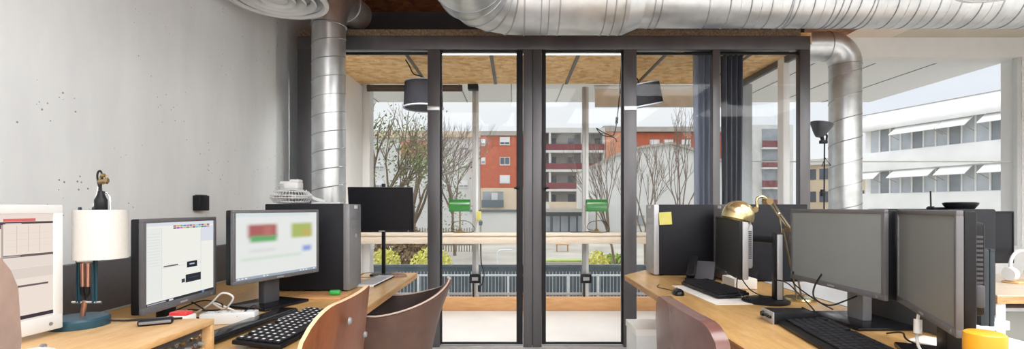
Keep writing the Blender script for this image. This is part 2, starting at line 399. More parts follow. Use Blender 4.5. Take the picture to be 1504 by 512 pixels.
def leaf(name, a, b, dark, label, hx):
    t = thing(name, label, 'door', (px((a+b)/2), YP+.03, 0), kind='structure')
    dx = px((a+b)/2)
    l, r = px(a)-dx, px(b)-dx; zt = Z(73, YP)
    m = MB(); wl, wr = (.012, .055) if dark == 'r' else (.035, .012)
    m.box(l, l+wl, -.018, .018, .02, zt, .002).box(r-wr, r, -.018, .018, .02, zt, .002).box(l, r, -.014, .014, zt-.012, zt, .002).box(l, r, -.014, .014, .02, .035, .002)
    m.build('door_frame', 'steel_dark', t)
    MB().box(l+wl, r-wr, -.004, .004, .035, zt-.012).build('glass_pane', 'glass', t, smooth=0)
    h = MB(); hz = Z(276, YP)
    h.tube([(hx-dx, -.014, hz), (hx-dx, -.05, hz), (hx-dx+(.035 if hx < 0.1 else -.035)*-1, -.05, hz)], .008, 8)
    h.cyl((hx-dx, -.012, hz), (hx-dx, -.022, hz), .02, 16)
    h.build('door_handle', 'black', t)
leaf('door_1', 646.5, 768, 'r', 'left glazed door leaf with thin black steel frame', px(761))
leaf('door_2', 796, 915.5, 'l', 'right glazed door leaf with thin black steel frame', px(800))
def gl(name, a, b, label):
    t = thing(name, label, 'window', (px((a+b)/2), YP+.03, 0), kind='structure'); dx = px((a+b)/2); l, r = px(a)-dx, px(b)-dx; zt = Z(73, YP)
    MB().box(l, r, -.012, .012, zt-.034, zt-.014, .002).box(l, r, -.012, .012, 0.005, .03, .002).build('gasket', 'black', t)
    MB().box(l, r, -.004, .004, .03, zt-.034).build('glass_pane', 'glass', t, smooth=0)
gl('window_1', 458.5, 627.5, 'left fixed pane of the steel partition beside the round duct')
gl('window_2', 935.5, 1046.5, 'fixed pane right of the doors in the steel partition')
gl('window_3', 1058, 1174.5, 'rightmost fixed pane of the steel partition in front of dark curtains')
# ---- right glazed side of the box
XS = 2.57
t = thing('window_4', 'glazed right side of the box with pale posts', 'window', (XS, 4.9, 0), kind='structure')
MB().box(-.03, .03, -.34, -.24, .01, 2.62, .003).build('post', 'white_paint', t)
MB().box(.03, .17, .66, .76, .01, 2.62, .003).build('corner_post', 'greyblue', t)
MB().box(-.02, .02, -.66, .76, 2.56, 2.62, .002).build('head_rail', 'steel', t)
MB().box(-.004, .004, -.24, .70, .02, 2.56).build('glass_pane', 'glass', t, smooth=0)
# ---- facade windows of the box
t = thing('window_5', 'window wall at the back of the glazed box with two aluminium posts', 'window', (0, YW, 0), kind='structure')
for i, a in enumerate((698.5, 859.5)):
    p = MB().box(X(a, 5.7)-.036, X(a, 5.7)+.004, -.09, -.03, .01, 2.61, .002).m(1).box(X(a, 5.7)+.004, X(a, 5.7)+.036, -.085, -.03, .01, 2.61, .002).build('post', ['post_grey', 'white'], t)
    xx = X(a, 5.7)
    MB().box(xx-.064, xx+.064, -.13, -.09, Z(415, 5.65), Z(402, 5.65), .006).m(1).box(xx-.036, xx+.036, -.134, -.13, Z(411, 5.65), Z(406, 5.65)).build('floor_socket', ['black', 'silver'], t)
    MB().box(xx-.03, xx-.012, -.11, -.09, .03, Z(414, 5.65), .004).build('conduit', 'black', t)
    MB().box(xx-.06, xx+.06, -.12, -.02, .0, .03, .004).build('foot', 'alu', t)
MB().box(X(695, 5.6)-.06, X(695, 5.6)+.06, -.2, -.08, 2.56, 2.615, .004).build('top_block', 'black', t)
MB().box(-1.78, 2.62, -.01, .04, .155, .18, .003).build('bottom_rail', 'white', t)
MB().box(-1.78, 2.62, -.003, .003, .18, 2.97).build('glass_pane', 'glass', t, smooth=0)
MB().box(-1.96, -1.70, -.06, .1, 0, 2.97).build('jamb', 'white_paint', t)
t = thing('window_6', 'wide office window at right looking onto the white building', 'window', (4.4, 5.8, 0), kind='structure')
MB().box(-1.64, 1.59, -.02, .02, Z(238, 5.8), Z(237, 5.8)+.006).build('transom', 'white', t)
MB().box(1.545, 1.60, -.09, -.03, .74, 2.97, .004).build('side_frame', 'white', t)
MB().box(-1.64, 1.59, -.1, .1, .72, .745, .003).build('sill', 'white', t)
MB().box(-1.64, 1.59, -.004, .004, .745, 2.97).build('glass_pane', 'glass', t, smooth=0)
# ---- soffit outside
mb = MB().box(-6, 6.1, 5.98, 8.3, 3.0, 3.25)
mb.m(1)
for k in range(-9, 9): mb.box(.72+.76*k-.008, .72+.76*k+.008, 5.99, 8.29, 2.995, 3.0) if .72+.76*k < 6 else None
struct('ceiling_soffit', mb, ['white_paint', 'midgrey'], 'white panelled soffit outside above the windows', 'soffit')

# ================================================================== ventilation
def helix(mb, a, axis, r, L_, pitch, w_=.006, n=28, ph=0.):
    a = Vector(a); axis = Vector(axis).normalized(); q = axis.to_track_quat('Z', 'Y'); k = int(L_/pitch*n)
    mb.tube([a+q @ Vector((r*math.cos(2*PI*i/n+ph), r*math.sin(2*PI*i/n+ph), pitch*i/n)) for i in range(k+1)], w_, 5)
t = thing('ventilation_duct', 'large galvanised spiral duct running along the top with segmented elbow', 'duct')
YD, ZD = 3.4, 2.672
r1, r2 = .25, .204
x1, x2, x3 = X(921, 3.3), X(944, 3.3), .07
MB().tube([(x2, YD, ZD), (6.22, YD, ZD)], r2, 48).build('spiral_pipe', 'galv', t)
hb = MB(); helix(hb, (x2+.35, YD, ZD), (1, 0, 0), r2-.001, 1.05, .14); helix(hb, (2.35, YD, ZD), (1, 0, 0), r2-.001, 3.8, .14)
hb.build('spiral_seam', 'galv_seam', t)
hb = MB(); helix(hb, (x2+.42, YD, ZD), (1, 0, 0), r2-.0035, 1.0, .14); helix(hb, (2.42, YD, ZD), (1, 0, 0), r2-.0035, 3.7, .14)
hb.build('spiral_rib', 'galv', t)
MB().tube([(x1, YD, ZD), (x2, YD, ZD)], [r1, r2], 48, caps=False).build('reducer', 'galv', t)
MB().tube([(x3, YD, ZD), (x1, YD, ZD)], r1, 48, caps=False).build('straight_pipe', 'galv', t)
Rb = .36; nseg = 5
el = [(x3-Rb*math.sin(PI/2*i/nseg), YD-Rb+Rb*math.cos(PI/2*i/nseg), ZD) for i in range(nseg+1)]
MB().tube(el, r1, 48, caps=False).build('elbow', 'galv', t, smooth=12)
MB().tube([el[-1], (el[-1][0], 1.0, ZD)], r1, 48).build('straight_pipe', 'galv', t)
def band(c_, ax, r_, w_): MB().ring(c_, ax, r_, w_, 56).build('seam_band', 'galv_seam', t)
for i in range(nseg+1):
    a = PI/2*i/nseg; band(el[i], (math.cos(a), math.sin(a), 0), r1, .006)
for a in (795, 806): band((X(a, 3.25), YD, ZD), (1, 0, 0), r1, .004)
for a in (822, 889, 903, 917): band((X(a, 3.25), YD, ZD), (1, 0, 0), r1, .005)
for a in (962, 972, 1162, 1172, 1236, 1247, 1262, 1281): band((X(a, 3.25), YD, ZD), (1, 0, 0), r2, .0055)
# left vertical duct
t = thing('vertical_duct', 'galvanised spiral duct standing against the partition at left', 'duct', (-1.437, 3.75, 0))
MB().tube([(0, 0, 0), (0, 0, 2.6)], .125, 40).build('spiral_pipe', 'galv', t)
hb = MB(); helix(hb, (0, 0, .05), (0, 0, 1), .124, 2.5, .14, .0045); hb.build('spiral_seam', 'galv_seam', t)
d = Vector((.15, .98, 0)).normalized(); Rl = .27
pts = [Vector((0, 0, 2.6))+d*(Rl-Rl*math.cos(PI/2*i/10))+Vector((0, 0, Rl*math.sin(PI/2*i/10))) for i in range(11)]
MB().tube(pts, .13, 40, caps=False).build('elbow', 'galv', t)
MB().tube([pts[-1], pts[-1]+d*.22], .125, 40).build('straight_pipe', 'galv', t)
MB().ring((0, 0, 2.6), (0, 0, 1), .13, .006).build('collar', 'galv_seam', t); MB().ring(pts[-1], d, .13, .006).build('collar', 'galv_seam', t)
# right vertical duct
t = thing('vertical_duct', 'galvanised spiral duct bending down outside the right end of the glazed box', 'duct', (3.39, 4.95, 0))
MB().tube([(0, 0, 0), (0, 0, 2.645)], .145, 44).build('spiral_pipe', 'galv', t)
hb = MB(); helix(hb, (0, 0, .03), (0, 0, 1), .1445, 2.58, .225, .005); hb.build('spiral_seam', 'galv_seam', t)
pts = [(-.2+.2*math.cos(PI/2*i/10), 0, 2.645+.2*math.sin(PI/2*i/10)) for i in range(11)]
MB().tube(pts, .147, 44, caps=False).build('elbow', 'galv', t)
MB().tube([pts[-1], (-.545, 0, 2.845)], .145, 44).build('straight_pipe', 'galv', t)
MB().ring((0, 0, 2.645), (0, 0, 1), .146, .005).build('collar', 'galv_seam', t); MB().ring(pts[-1], (1, 0, 0), .146, .005).build('collar', 'galv_seam', t)
# diffusers
def diffuser(loc, label):
    t = thing('air_diffuser', label, 'air diffuser', loc, group='round air diffusers at the top')
    MB().lathe([(.30, .012), (.298, 0), (.272, -.004), (.262, .012), (.268, .03)], 64, closed=True).build('rim', 'white', t)
    for a, b in ((.225, .03), (.165, .042), (.105, .05)):
        MB().lathe([(a, .004), (a-.006, -.004), (a-.034, b), (a-.026, b+.006)], 56, closed=True).build('cone', 'white', t)
    MB().lathe([(0, -.004), (.05, 0), (.056, .01), (.03, .05), (0, .055)], 40).build('centre_plate', 'white', t)
    MB().lathe([(.266, .02), (.2, .14), (.125, .2), (.125, 3.19-loc[2]), (.115, 3.19-loc[2]), (.115, .21), (.19, .135), (.25, .03)], 48, closed=True).build('neck', 'galv', t)
diffuser((-1.475, 3.02, 2.485), 'round white air diffuser at upper left beside the concrete wall')
diffuser((2.83, 2.68, 2.455), 'round white air diffuser cut by the top right edge')
# unseen fill lights added above and behind the camera to brighten the room
for i, (x, y, pw) in enumerate(((.2, .0, 28), (2.3, .9, 35), (-.8, -2.2, 28), (2.0, -1.8, 33), (4.6, 1.6, 27), (4.6, -1.0, 34))):
    t = thing('fill_light', ['added unseen fill light over the aisle between the desks', 'added unseen fill light over the right desk', 'added unseen fill light behind the camera at left', 'added unseen fill light behind the camera at centre', 'added unseen fill light over the right hand office', 'added unseen fill light at the far right rear'][i], 'fill light', (x, y, 3.12), group='added square fill lights')
    MB().box(-.82, .82, -.82, .82, 0, .08, .01).build('housing', 'white', t)
    MB().box(-.8, .8, -.8, .8, -.006, -.001).build('diffuser', emi('fill_glow', (1, .97, .93), 3) if i == 0 else bpy.data.materials['fill_glow'], t)
    la = bpy.data.lights.new('lamp', 'AREA'); la.shape = 'RECTANGLE'; la.size = 1.6; la.size_y = 1.6; la.energy = pw*1.9; la.color = (.985, .992, 1)
    lo = bpy.data.objects.new('lamp', la); COL.objects.link(lo); lo.parent = t; lo.location = (0, 0, -.02)

t = thing('fill_bar', 'added slim fill light bar hidden inside the header of the glazed box', 'light bar', (-.2, 4.26, 2.575))  # bar light added behind the header to brighten the box interior
MB().box(-1.5, 1.6, -.02, .012, -.03, .03, .004).build('housing', 'white', t)
MB().box(-1.48, 1.58, -.016, .010, -.034, -.028, .002).build('diffuser', bpy.data.materials['fill_glow'], t)
la = bpy.data.lights.new('lamp', 'AREA'); la.shape = 'RECTANGLE'; la.size = 3.0; la.size_y = .06; la.energy = 60; la.spread = R(125); la.color = (1, .98, .95)
lo = bpy.data.objects.new('lamp', la); COL.objects.link(lo); lo.parent = t; lo.location = (0, 0, -.034); lo.rotation_euler = (R(12), 0, 0)
# ================================================================== desks
def desk(name, label, poly, legs, mats=('oak', 'oak_edge'), z=.74, th=.035):
    t = thing(name, label, 'desk', (0, 0, 0))
    m = MB().prism(poly, z-.006, z); m.m(1).prism(poly, z-th, z-.006)
    m.build('desktop', list(mats), t)
    for x, y in legs:
        MB().box(x-.025, x+.025, y-.025, y+.025, 0, z-th, .004).build('leg', 'white_paint' if mats[0] != 'oak' else 'steel_dark', t)
    return t
desk('desk', 'long oak desk along the concrete wall on the left', [(-1.795, .62), (-.68, .62), (-.68, 3.40), (-1.795, 3.40)], [(-1.7, .72), (-.95, .72), (-1.7, 1.95), (-1.05, 1.95), (-1.72, 3.3), (-1.05, 3.3)])
desk('desk', 'oak desk on the right with clipped far corner', [(.75, .55), (1.53, .55), (1.53, 3.56), (.97, 3.56), (.75, 3.28)], [(1.15, .7), (1.47, .7), (1.2, 2.0), (1.47, 2.0), (1.36, 3.35), (1.47, 3.35)])
desk('desk', 'white desk behind the two switched off monitors', [(1.545, .55), (1.75, .55), (1.75, 1.95), (2.0, 1.95), (2.0, 3.3), (1.545, 3.3)], [(1.6, .7), (1.7, .7), (1.6, 3.2), (1.94, 3.2), (1.94, 2.0)], ('white', 'white'))
t = desk('desk', 'pale wood desk with white side panel at the far right', [(2.53, 2.53), (4.3, 2.53), (4.3, 3.35), (2.53, 3.35)], [(4.2, 2.65), (4.2, 3.25)], ('counter', 'oak_edge'), .74, .045)
MB().box(2.535, 2.585, 2.54, 3.34, 0, .695, .003).build('side_panel', 'white', t)

# ---- rack cabinet on the left desk
t = thing('rack_cabinet', 'plywood rack box with audio patch panel at the front of the left desk', 'rack cabinet', (-1.36, 1.06, .74))
MB().box(-.39, .39, -.43, .505, .082, .1, .002).box(-.39, .39, -.43, -.412, 0, .082, .002).box(-.39, .39, .487, .505, 0, .082, .002).box(-.39, -.375, -.412, .487, 0, .082).box(-.375, .37, -.412, .487, 0, .012).build('case', 'ply', t)
MB().box(.352, .362, -.41, .485, .014, .081).m(1).box(.362, .3635, -.408, .484, .072, .080).build('patch_panel', ['darkgrey', 'silver'], t)
kb = None
for i in range(20):
    y = .47-.021*i
    for r_, z in ((0, .028), (1, .052)):
        if (i+r_) % 5 == 4: continue
        if (i*2+r_) % 3 == 0:
            MB(Matrix.Translation((.362, y, z)) @ Matrix.Rotation(PI/2, 4, 'Y')).lathe([(0, .016), (.0055, .016), (.0068, 0), (0, 0)], 12).build('knob', ['silver', 'black_soft', 'brass'][(i+r_) % 3], t)
        else:
            MB(Matrix.Translation((.362, y, z)) @ Matrix.Rotation(PI/2, 4, 'Y')).lathe([(.003, .004), (.0065, .004), (.0065, 0), (.003, 0)], 12, closed=True).build('jack_socket', ['chrome', 'midgrey'][i % 2], t)

# ================================================================== monitors
def monitor(name, label, pl, pr, z0, z1, screen, bez='black', back='black', zbase=.74, depth=.04, bw=.018, chin=.026, stand='pedestal', bulge=.03, group=None, pitch=0., st_off=0., neck_m='black', base_r=(.115, .1), screen_obj=None, badge='silver'):
    pl, pr = Vector((pl[0], pl[1], 0)), Vector((pr[0], pr[1], 0)); W = (pr-pl).length; c = (pl+pr)/2; H = z1-z0
    rz = math.atan2(pr.y-pl.y, pr.x-pl.x)
    t = thing(name, label, 'monitor', (c.x, c.y, zbase), rz, group)
    h0 = z0-zbase
    T = Matrix.Translation((0, 0, h0+H/2)) @ Matrix.Rotation(R(pitch), 4, 'X') @ Matrix.Translation((0, 0, -H/2))
    m = MB(T); w2 = W/2
    m.box(-w2, w2, 0, .016, 0, chin, .003).box(-w2, w2, 0, .016, H-bw, H, .003).box(-w2, -w2+bw, 0, .016, chin-.002, H-bw+.002, .002).box(w2-bw, w2, 0, .016, chin-.002, H-bw+.002, .002)
    m.build('bezel', bez, t)
    mb = MB(T).box(-w2, w2, .0155, depth, .001, H-.001, .006)
    if bulge: mb.box(-w2+.05, w2-.05, depth-.004, depth+bulge, .05, H-.03, .012)
    hs = mb.build('housing', back, t)
    if bulge:
        vm = MB(T)
        for k in range(14): vm.box(-w2+.0485, -w2+.0515, depth+.004, depth+bulge-.008, .1+k*(H-.16)/14, .1+k*(H-.16)/14+.006); vm.box(w2-.0515, w2-.0485, depth+.004, depth+bulge-.008, .1+k*(H-.16)/14, .1+k*(H-.16)/14+.006)
        vm.build('vent', 'darkgrey', hs)
    screen(T, W, H, bw, chin, t)
    MB(T).box(-.02, .02, -.0012, .001, chin*.35, chin*.6).build('badge', badge, t)
    MB(T).cyl((w2-.035, .001, chin*.45), (w2-.035, -.002, chin*.45), .005, 12).build('power_button', 'midgrey', t)
    if stand == 'pedestal':
        n = MB(); n.box(st_off-.045, st_off+.045, depth+.005, depth+.045, .012, h0+H*.5, .008).box(st_off-.06, st_off+.06, depth, depth+.03, h0+H*.3, h0+H*.62, .006)
        n.build('stand_neck', neck_m, t)
        MB().box(st_off-base_r[0], st_off+base_r[0], depth+.05-base_r[1]*1.2, depth+.05+base_r[1]*.8, 0, .014, .006).build('stand_base', 'black_gloss', t)
    elif stand == 'round':
        MB().box(st_off-.035, st_off+.035, depth+.005, depth+.04, .012, h0+H*.5, .008).build('stand_neck', neck_m, t)
        MB(Matrix.Translation((st_off, depth+.0, 0))).lathe([(0, .0), (base_r[0], 0), (base_r[0]+.003, .008), (base_r[0]-.01, .014), (0, .018)], 40).build('stand_base', 'black_gloss', t)
    return t
def scr_plain(mat):
    def f(T, W, H, bw, chin, t):
        return MB(T).box(-W/2+bw-.002, W/2-bw+.002, .004, .012, chin-.002, H-bw+.002).build('screen', mat, t)
    return f
def scr_ui(items, bgcol, k=1.):
    """items: (u0,u1,v0,v1,color) with u,v in 0..1 across the lit screen; each is a patch of the display"""
    def f(T, W, H, bw, chin, t):
        m = MB(T); u0, u1, v0, v1 = -W/2+bw-.001, W/2-bw+.001, chin-.001, H-bw+.001
        m.box(u0, u1, .004, .012, v0, v1); mats = [emi('display_ground', bgcol, k)]; idx = {}
        for n_, (a, b, c, d, col) in enumerate(items):
            if col not in idx: idx[col] = len(mats); mats.append(emi('display_colour', srgb(*col), k))
            m.m(idx[col]); y = .0038-n_*.00004
            m.quad((u0+a*(u1-u0), y, v0+c*(v1-v0)), (u0+b*(u1-u0), y, v0+c*(v1-v0)), (u0+b*(u1-u0), y, v0+d*(v1-v0)), (u0+a*(u1-u0), y, v0+d*(v1-v0)))
        return m.build('screen', mats, t, smooth=0)
    return f
# far left white monitor (facing the aisle)
it0 = [(0, 1, .955, 1, (238, 222, 212)), (.0, 1, .905, .925, (88, 78, 84)), (0, .735, .865, .905, (120, 84, 92)), (.02, .70, .8, .855, (92, 168, 214)), (.735, .90, .928, .955, (226, 112, 112)), (.735, .725, .0, .9, (180, 170, 165)),
       (.735, 1, .60, .622, (112, 98, 98)), (.735, .97, .32, .338, (112, 98, 98)), (.735, 1, .02, .055, (72, 60, 66)), (.738, .998, .5, .6, (232, 220, 210)), (.738, .998, .40, .495, (224, 212, 202)), (.745, .825, .905, .914, (210, 200, 200)), (.735, .82, .606, .615, (190, 180, 175)), (.735, .8, .325, .333, (200, 190, 185))]
for u in (.80, .86, .92): it0.append((u, u+.0025, .64, .89, (205, 188, 178)))
for v in (.7, .76, .82): it0.append((.75, .99, v, v+.0015, (216, 200, 190)))
monitor('monitor', 'white framed monitor with beige window panels at the far left edge', (-1.325, .86), (-1.292, 1.385), .856, 1.207, scr_ui(it0, srgb(238, 224, 212), 1.), 'white', 'white', .84, .04, .025, .042, 'pedestal', .03, neck_m='white', base_r=(.1, .09), badge='midgrey')
# square monitor
it1 = [(0, 1, .955, 1, (228, 232, 240)), (0, .2, .06, .93, (240, 242, 238)), (.2, .205, .06, .93, (214, 216, 212)), (.78, .785, .06, .9, (205, 210, 222)), (.785, 1, .72, .93, (226, 230, 240)), (.2, .78, .43, .435, (218, 218, 214)),
       (.23, .43, .44, .458, (112, 112, 112)), (.56, .72, .385, .465, (42, 50, 62)), (.6, .68, .42, .437, (190, 196, 204)), (.54, .78, .19, .295, (52, 56, 62)), (.48, .53, .2, .25, (70, 78, 84)), (.585, .75, .24, .255, (66, 72, 80)), (0, 1, 0, .035, (58, 60, 66)), (.3, .36, .008, .028, (228, 228, 230)), (.8, .835, .004, .03, (98, 146, 206)), (.02, .26, .01, .026, (170, 172, 176)), (.45, .78, .47, .475, (230, 230, 226))]
for k, c_ in enumerate([(200, 96, 96), (222, 178, 84), (124, 190, 108), (96, 150, 208), (210, 110, 160), (120, 110, 200), (232, 150, 90), (200, 200, 210), (96, 170, 190), (160, 90, 150), (226, 206, 110), (120, 124, 130)]):
    it1.append((.36+.047*k, .36+.047*k+.043, .937, .957, c_)); it1.append((.36+.047*k, .36+.047*k+.043, .912, .931, ((c_[0]+60) % 200+40, c_[2], c_[1])))
for k in range(12): it1.append((.02, .17, .86-.035*k, .864-.035*k, (218, 222, 218)))
monitor('monitor', 'square black monitor with white window of coloured tabs beside the white lamp', (-1.266, 1.65), (-1.268, 2.06), .828, 1.160, scr_ui(it1, srgb(247, 247, 240), .93), 'bezel', 'black', .74, .045, .016, .026, 'round', .04, base_r=(.08, .1))
# blurred page on the third monitor
def scr_blur(T, W, H, bw, chin, t):
    m, nt = nodes('display_page'); o = N(nt, 'ShaderNodeOutputMaterial'); e = N(nt, 'ShaderNodeEmission', Strength=.93)
    tcn = N(nt, 'ShaderNodeTexCoord'); sp = N(nt, 'ShaderNodeSeparateXYZ'); L(nt, tcn.outputs['Generated'], sp.inputs[0])
    col = None; base = N(nt, 'ShaderNodeRGB'); base.outputs[0].default_value = c4(srgb(238, 240, 238)); col = base.outputs[0]
    def box_mask(cx, cz, hw, hh, s_):
        outs = []
        for ax, c0, h in (('X', cx, hw), ('Z', cz, hh)):
            su = N(nt, 'ShaderNodeMath', operation='SUBTRACT'); L(nt, sp.outputs[ax], su.inputs[0]); su.inputs[1].default_value = c0
            ab = N(nt, 'ShaderNodeMath', operation='ABSOLUTE'); L(nt, su.outputs[0], ab.inputs[0])
            mr = N(nt, 'ShaderNodeMapRange', interpolation_type='SMOOTHSTEP'); L(nt, ab.outputs[0], mr.inputs[0]); mr.inputs[1].default_value = h+s_; mr.inputs[2].default_value = h-s_
            outs.append(mr.outputs[0])
        mu = N(nt, 'ShaderNodeMath', operation='MULTIPLY'); L(nt, outs[0], mu.inputs[0]); L(nt, outs[1], mu.inputs[1]); return mu.outputs[0]
    for cx, cz, hw, hh, c_, a in ((.30, .72, .165, .10, (176, 92, 92), .95), (.31, .6, .155, .05, (104, 176, 108), .95), (.36, .72, .05, .08, (196, 130, 120), .7), (.79, .70, .14, .12, (176, 190, 100), .95), (.86, .66, .06, .06, (214, 176, 108), .6), (.86, .39, .06, .045, (126, 150, 226), .85), (.42, .30, .36, .02, (206, 226, 206), .7), (.3, .42, .15, .02, (214, 216, 214), .6), (.4, .97, .5, .02, (210, 226, 232), .8)):
        k = box_mask(cx, cz, hw, hh, .04); mm = N(nt, 'ShaderNodeMath', operation='MULTIPLY'); L(nt, k, mm.inputs[0]); mm.inputs[1].default_value = a
        mx = N(nt, 'ShaderNodeMixRGB'); L(nt, mm.outputs[0], mx.inputs[0]); L(nt, col, mx.inputs[1]); mx.inputs[2].default_value = c4(srgb(*c_)); col = mx.outputs[0]
    L(nt, col, e.inputs[0]); L(nt, e.outputs[0], o.inputs[0])
    b = MB(T).box(-W/2+bw-.001, W/2-bw+.001, .004, .012, chin-.001, H-bw+.001).build('screen', m, t, smooth=0)
    u0, u1, v0 = -W/2+bw, W/2-bw, chin
    tb = MB(T).box(u0, u1, .0030, .0039, v0, v0+.011); tb.m(1)
    for k, a in enumerate((.02, .06, .10, .3, .34, .76, .80, .84, .95)): tb.box(u0+a*(u1-u0), u0+(a+.022)*(u1-u0), .0026, .0031, v0+.003, v0+.008)
    tb.build('task_bar', [emi('display_bar', srgb(176, 190, 204), .8), emi('display_icon', srgb(240, 246, 252), .9)], b, smooth=0)
monitor('monitor', 'monitor showing a blurred page with red and green pictures before the left tower', (-1.18, 2.03), (-1.005, 2.49), .868, 1.188, scr_blur, 'bezel', 'black', .74, .045, .014, .018, 'pedestal', .03, neck_m='darkgrey', base_r=(.13, .12))
# far left monitor on a pole
t = monitor('monitor', 'switched off black monitor on a pole at the far end of the left desk', (X(512, 3.18), 3.18), (X(605, 3.18), 3.22), 1.03, 1.333, scr_plain('screen_off'), 'black_soft', 'black', .74, .03, .008, .016, 'none', .015, pitch=12, badge='white')
MB().box(-.012, .012, .085, .109, .012, .62, .003).build('stand_pole', 'black', t)
MB().box(-.03, .03, .02, .09, .40, .46, .006).build('mount_bracket', 'black', t)
MB().box(-.08, .08, .02, .17, 0, .012, .004).build('stand_base', 'black', t)
MB().box(-.028, .028, -.012, .01, .572, .59, .002).build('webcam', 'silver', t)
# right hand pair
monitor('monitor', 'switched off grey monitor with glare in its screen colour, left of the angled pair on the right', (1.302, 2.28), (1.318, 1.72), .866, 1.192, scr_plain('screen_glare'), 'bezel', 'black', .74, .05, .016, .022, 'pedestal', .035, st_off=.06, neck_m='midgrey', base_r=(.15, .12))
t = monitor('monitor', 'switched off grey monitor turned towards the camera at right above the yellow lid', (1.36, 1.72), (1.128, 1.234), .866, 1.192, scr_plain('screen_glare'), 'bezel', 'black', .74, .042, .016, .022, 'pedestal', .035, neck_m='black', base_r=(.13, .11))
MB().box(.17, .235, .05, .07, .2, .26, .006).build('connector_block', 'darkgrey', t)
# small monitor beside the column stand
t = monitor('monitor', 'black monitor seen nearly edge on with column stand behind the brass lamp', (1.19, 2.86), (1.098, 2.36), .845, 1.146, scr_plain('screen_off'), 'black', 'silver', .74, .045, .012, .016, 'none', .035)
c = t.matrix_basis.inverted()
pc = c @ Vector((1.27, 2.33, .74)); 
T_ = Matrix.Translation((pc.x, pc.y, 0))
MB(T_).box(-.03, .03, -.018, .018, .01, .335, .006).m(1).box(.024, .034, -.012, .012, .02, .33, .002).build('stand_column', ['black', 'silver'], t)
MB(Matrix.Translation((pc.x-.01, pc.y-.05, 0))).lathe([(0, 0), (.105, 0), (.108, .008), (.095, .016), (0, .02)], 40).build('stand_base', 'black', t)
MB().tube([(pc.x-.01, pc.y, .30), (pc.x-.05, pc.y-.02, .3), (0.1, .075, .3)], .017, 10).build('stand_arm', 'black', t)
# opposite monitors
t = monitor('monitor', 'dark monitor edge showing between the angled grey monitor and the pale desk', (1.592, 1.60), (1.592, 2.10), .805, 1.062, scr_plain('screen_off'), 'teal_dark', 'teal_dark', .74, .046, .012, .018, 'none', 0)
MB().box(-.04, .04, .012, .034, .01, .2, .004).build('stand_neck', 'black', t); MB().box(-.1, .1, -.1, .036, 0, .012, .005).build('stand_base', 'black', t)
tag(MB().box(1.515, 1.527, 1.63, 2.1, .741, .95, .004).build('desk_divider', 'panelgrey'), 'low dark felt divider at the back of the right desk', 'divider')
monitor('monitor', 'switched off black monitor on the pale wood desk at the far right', (2.585, 3.0), (3.105, 3.0), .852, 1.175, scr_plain('screen_off'), 'black', 'black', .74, .04, .008, .012, 'pedestal', .02)

# ================================================================== PC towers
def tower(label, loc, rz, d=.463, w_=.2, h=.478, front='midgrey'):
    # local +x = length; front panel at x = 0 facing -x; visible side at y = 0
    t = thing('computer_tower', label, 'computer', loc, rz)
    b = MB().box(.035, d, 0, w_, .008, h, .006)
    body = b.build('housing', 'black_soft', t)
    MB().box(.06, d-.02, -.002, .004, .03, h-.03, .002).build('side_panel', 'black_soft', body)
    MB().box(0, .037, .0, w_, .006, h, .007).build('front_panel', front, t)
    MB().box(-.0015, .003, .03, w_-.03, h-.085, h-.045, .001).box(-.0015, .003, .03, w_-.03, h-.135, h-.095, .001).build('drive_bay', front, t)
    MB().cyl((-.004, w_/2, h-.18), (.004, w_/2, h-.18), .012, 16).build('power_button', 'silver', t)
    g = MB()
    for k in range(4): g.box(-.0008, .003, .05, w_-.05, .05+.012*k, .054+.012*k)
    g.build('grille', front, t)
    MB().box(-.0035, 0, w_/2-.022, w_/2+.022, h-.026, h-.008).build('badge', 'white', t)
    for x in (.05, d-.05):
        for y in (.03, w_-.03): MB().cyl((x, y, 0), (x, y, .01), .014, 12).build('foot', 'black', t)
    return t
tower('tall black PC tower carrying a white fan on the left desk', (-.896, 2.835, .74), PI, front='midgrey')
tower('black PC tower with a yellow sticky note on the right desk', (.94, 3.25, .74), 0, front='silver')
tower('dark PC tower partly hidden between brass lamp and glare toned grey monitor', (1.31, 2.98, .74), 0, d=.5)
tower('PC tower on the white desk hidden behind the angled grey monitor', (1.795, 2.463, .74), -PI/2, h=.452)
t = thing('sticky_note', 'pale yellow sticky note on the right hand PC tower', 'sticky note', (1.016, 3.2465, 1.125))
MB(Matrix.Rotation(R(-3), 4, 'Y')).slab([[(x, -.004*((.06-z)/.1)**2, z) for z in (-.042, -.02, 0, .02, .042)] for x in (-.042, 0, .042)], .0008).build('note', 'paper_yellow', t)

# ================================================================== keyboards and mice
def keyboard(label, loc, rz, n=15, rows=6, w_=.445, d=.15, body='black', key='black_soft', legend=None, tilt=5, name='keyboard', rest=0.):
    t = thing(name, label, 'keyboard', loc, rz)
    T = Matrix.Translation((0, 0, .002)) @ Matrix.Rotation(R(tilt), 4, 'X')
    MB(T).box(-w_/2, w_/2, -rest, d, 0, .016, .005).build('case', body, t)
    kw, kd = (w_-.016)/n, (d-.016)/rows
    mats = [key, 'legend']
    km = None
    for r_ in range(rows):
        for i in range(n):
            if r_ == 0 and 3 < i < 9:
                if i != 4: continue
                wmul = 5
            else: wmul = 1
            if rows == 6 and r_ == 5 and i in (1, 6): continue
            x0 = -w_/2+.008+kw*i; y0_ = .008+kd*r_
            if wmul == 1 and km:
                o = km.copy(); COL.objects.link(o); o.parent = t
                v = T @ Vector((x0, y0_, .016)); o.location = v; o.rotation_euler = (R(tilt), 0, 0); continue
            m = MB().box(.001, kw*wmul-.001, .001, kd-.001, 0, .007, .002, 1)
            if legend and wmul == 1: m.m(1).box(kw*.34, kw*.66, kd*.36, kd*.72, .0068, .0074)
            o = m.build('key', mats, t)
            o.location = T @ Vector((x0, y0_, .016)); o.rotation_euler = (R(tilt), 0, 0)
            if wmul == 1: km = o
    return t
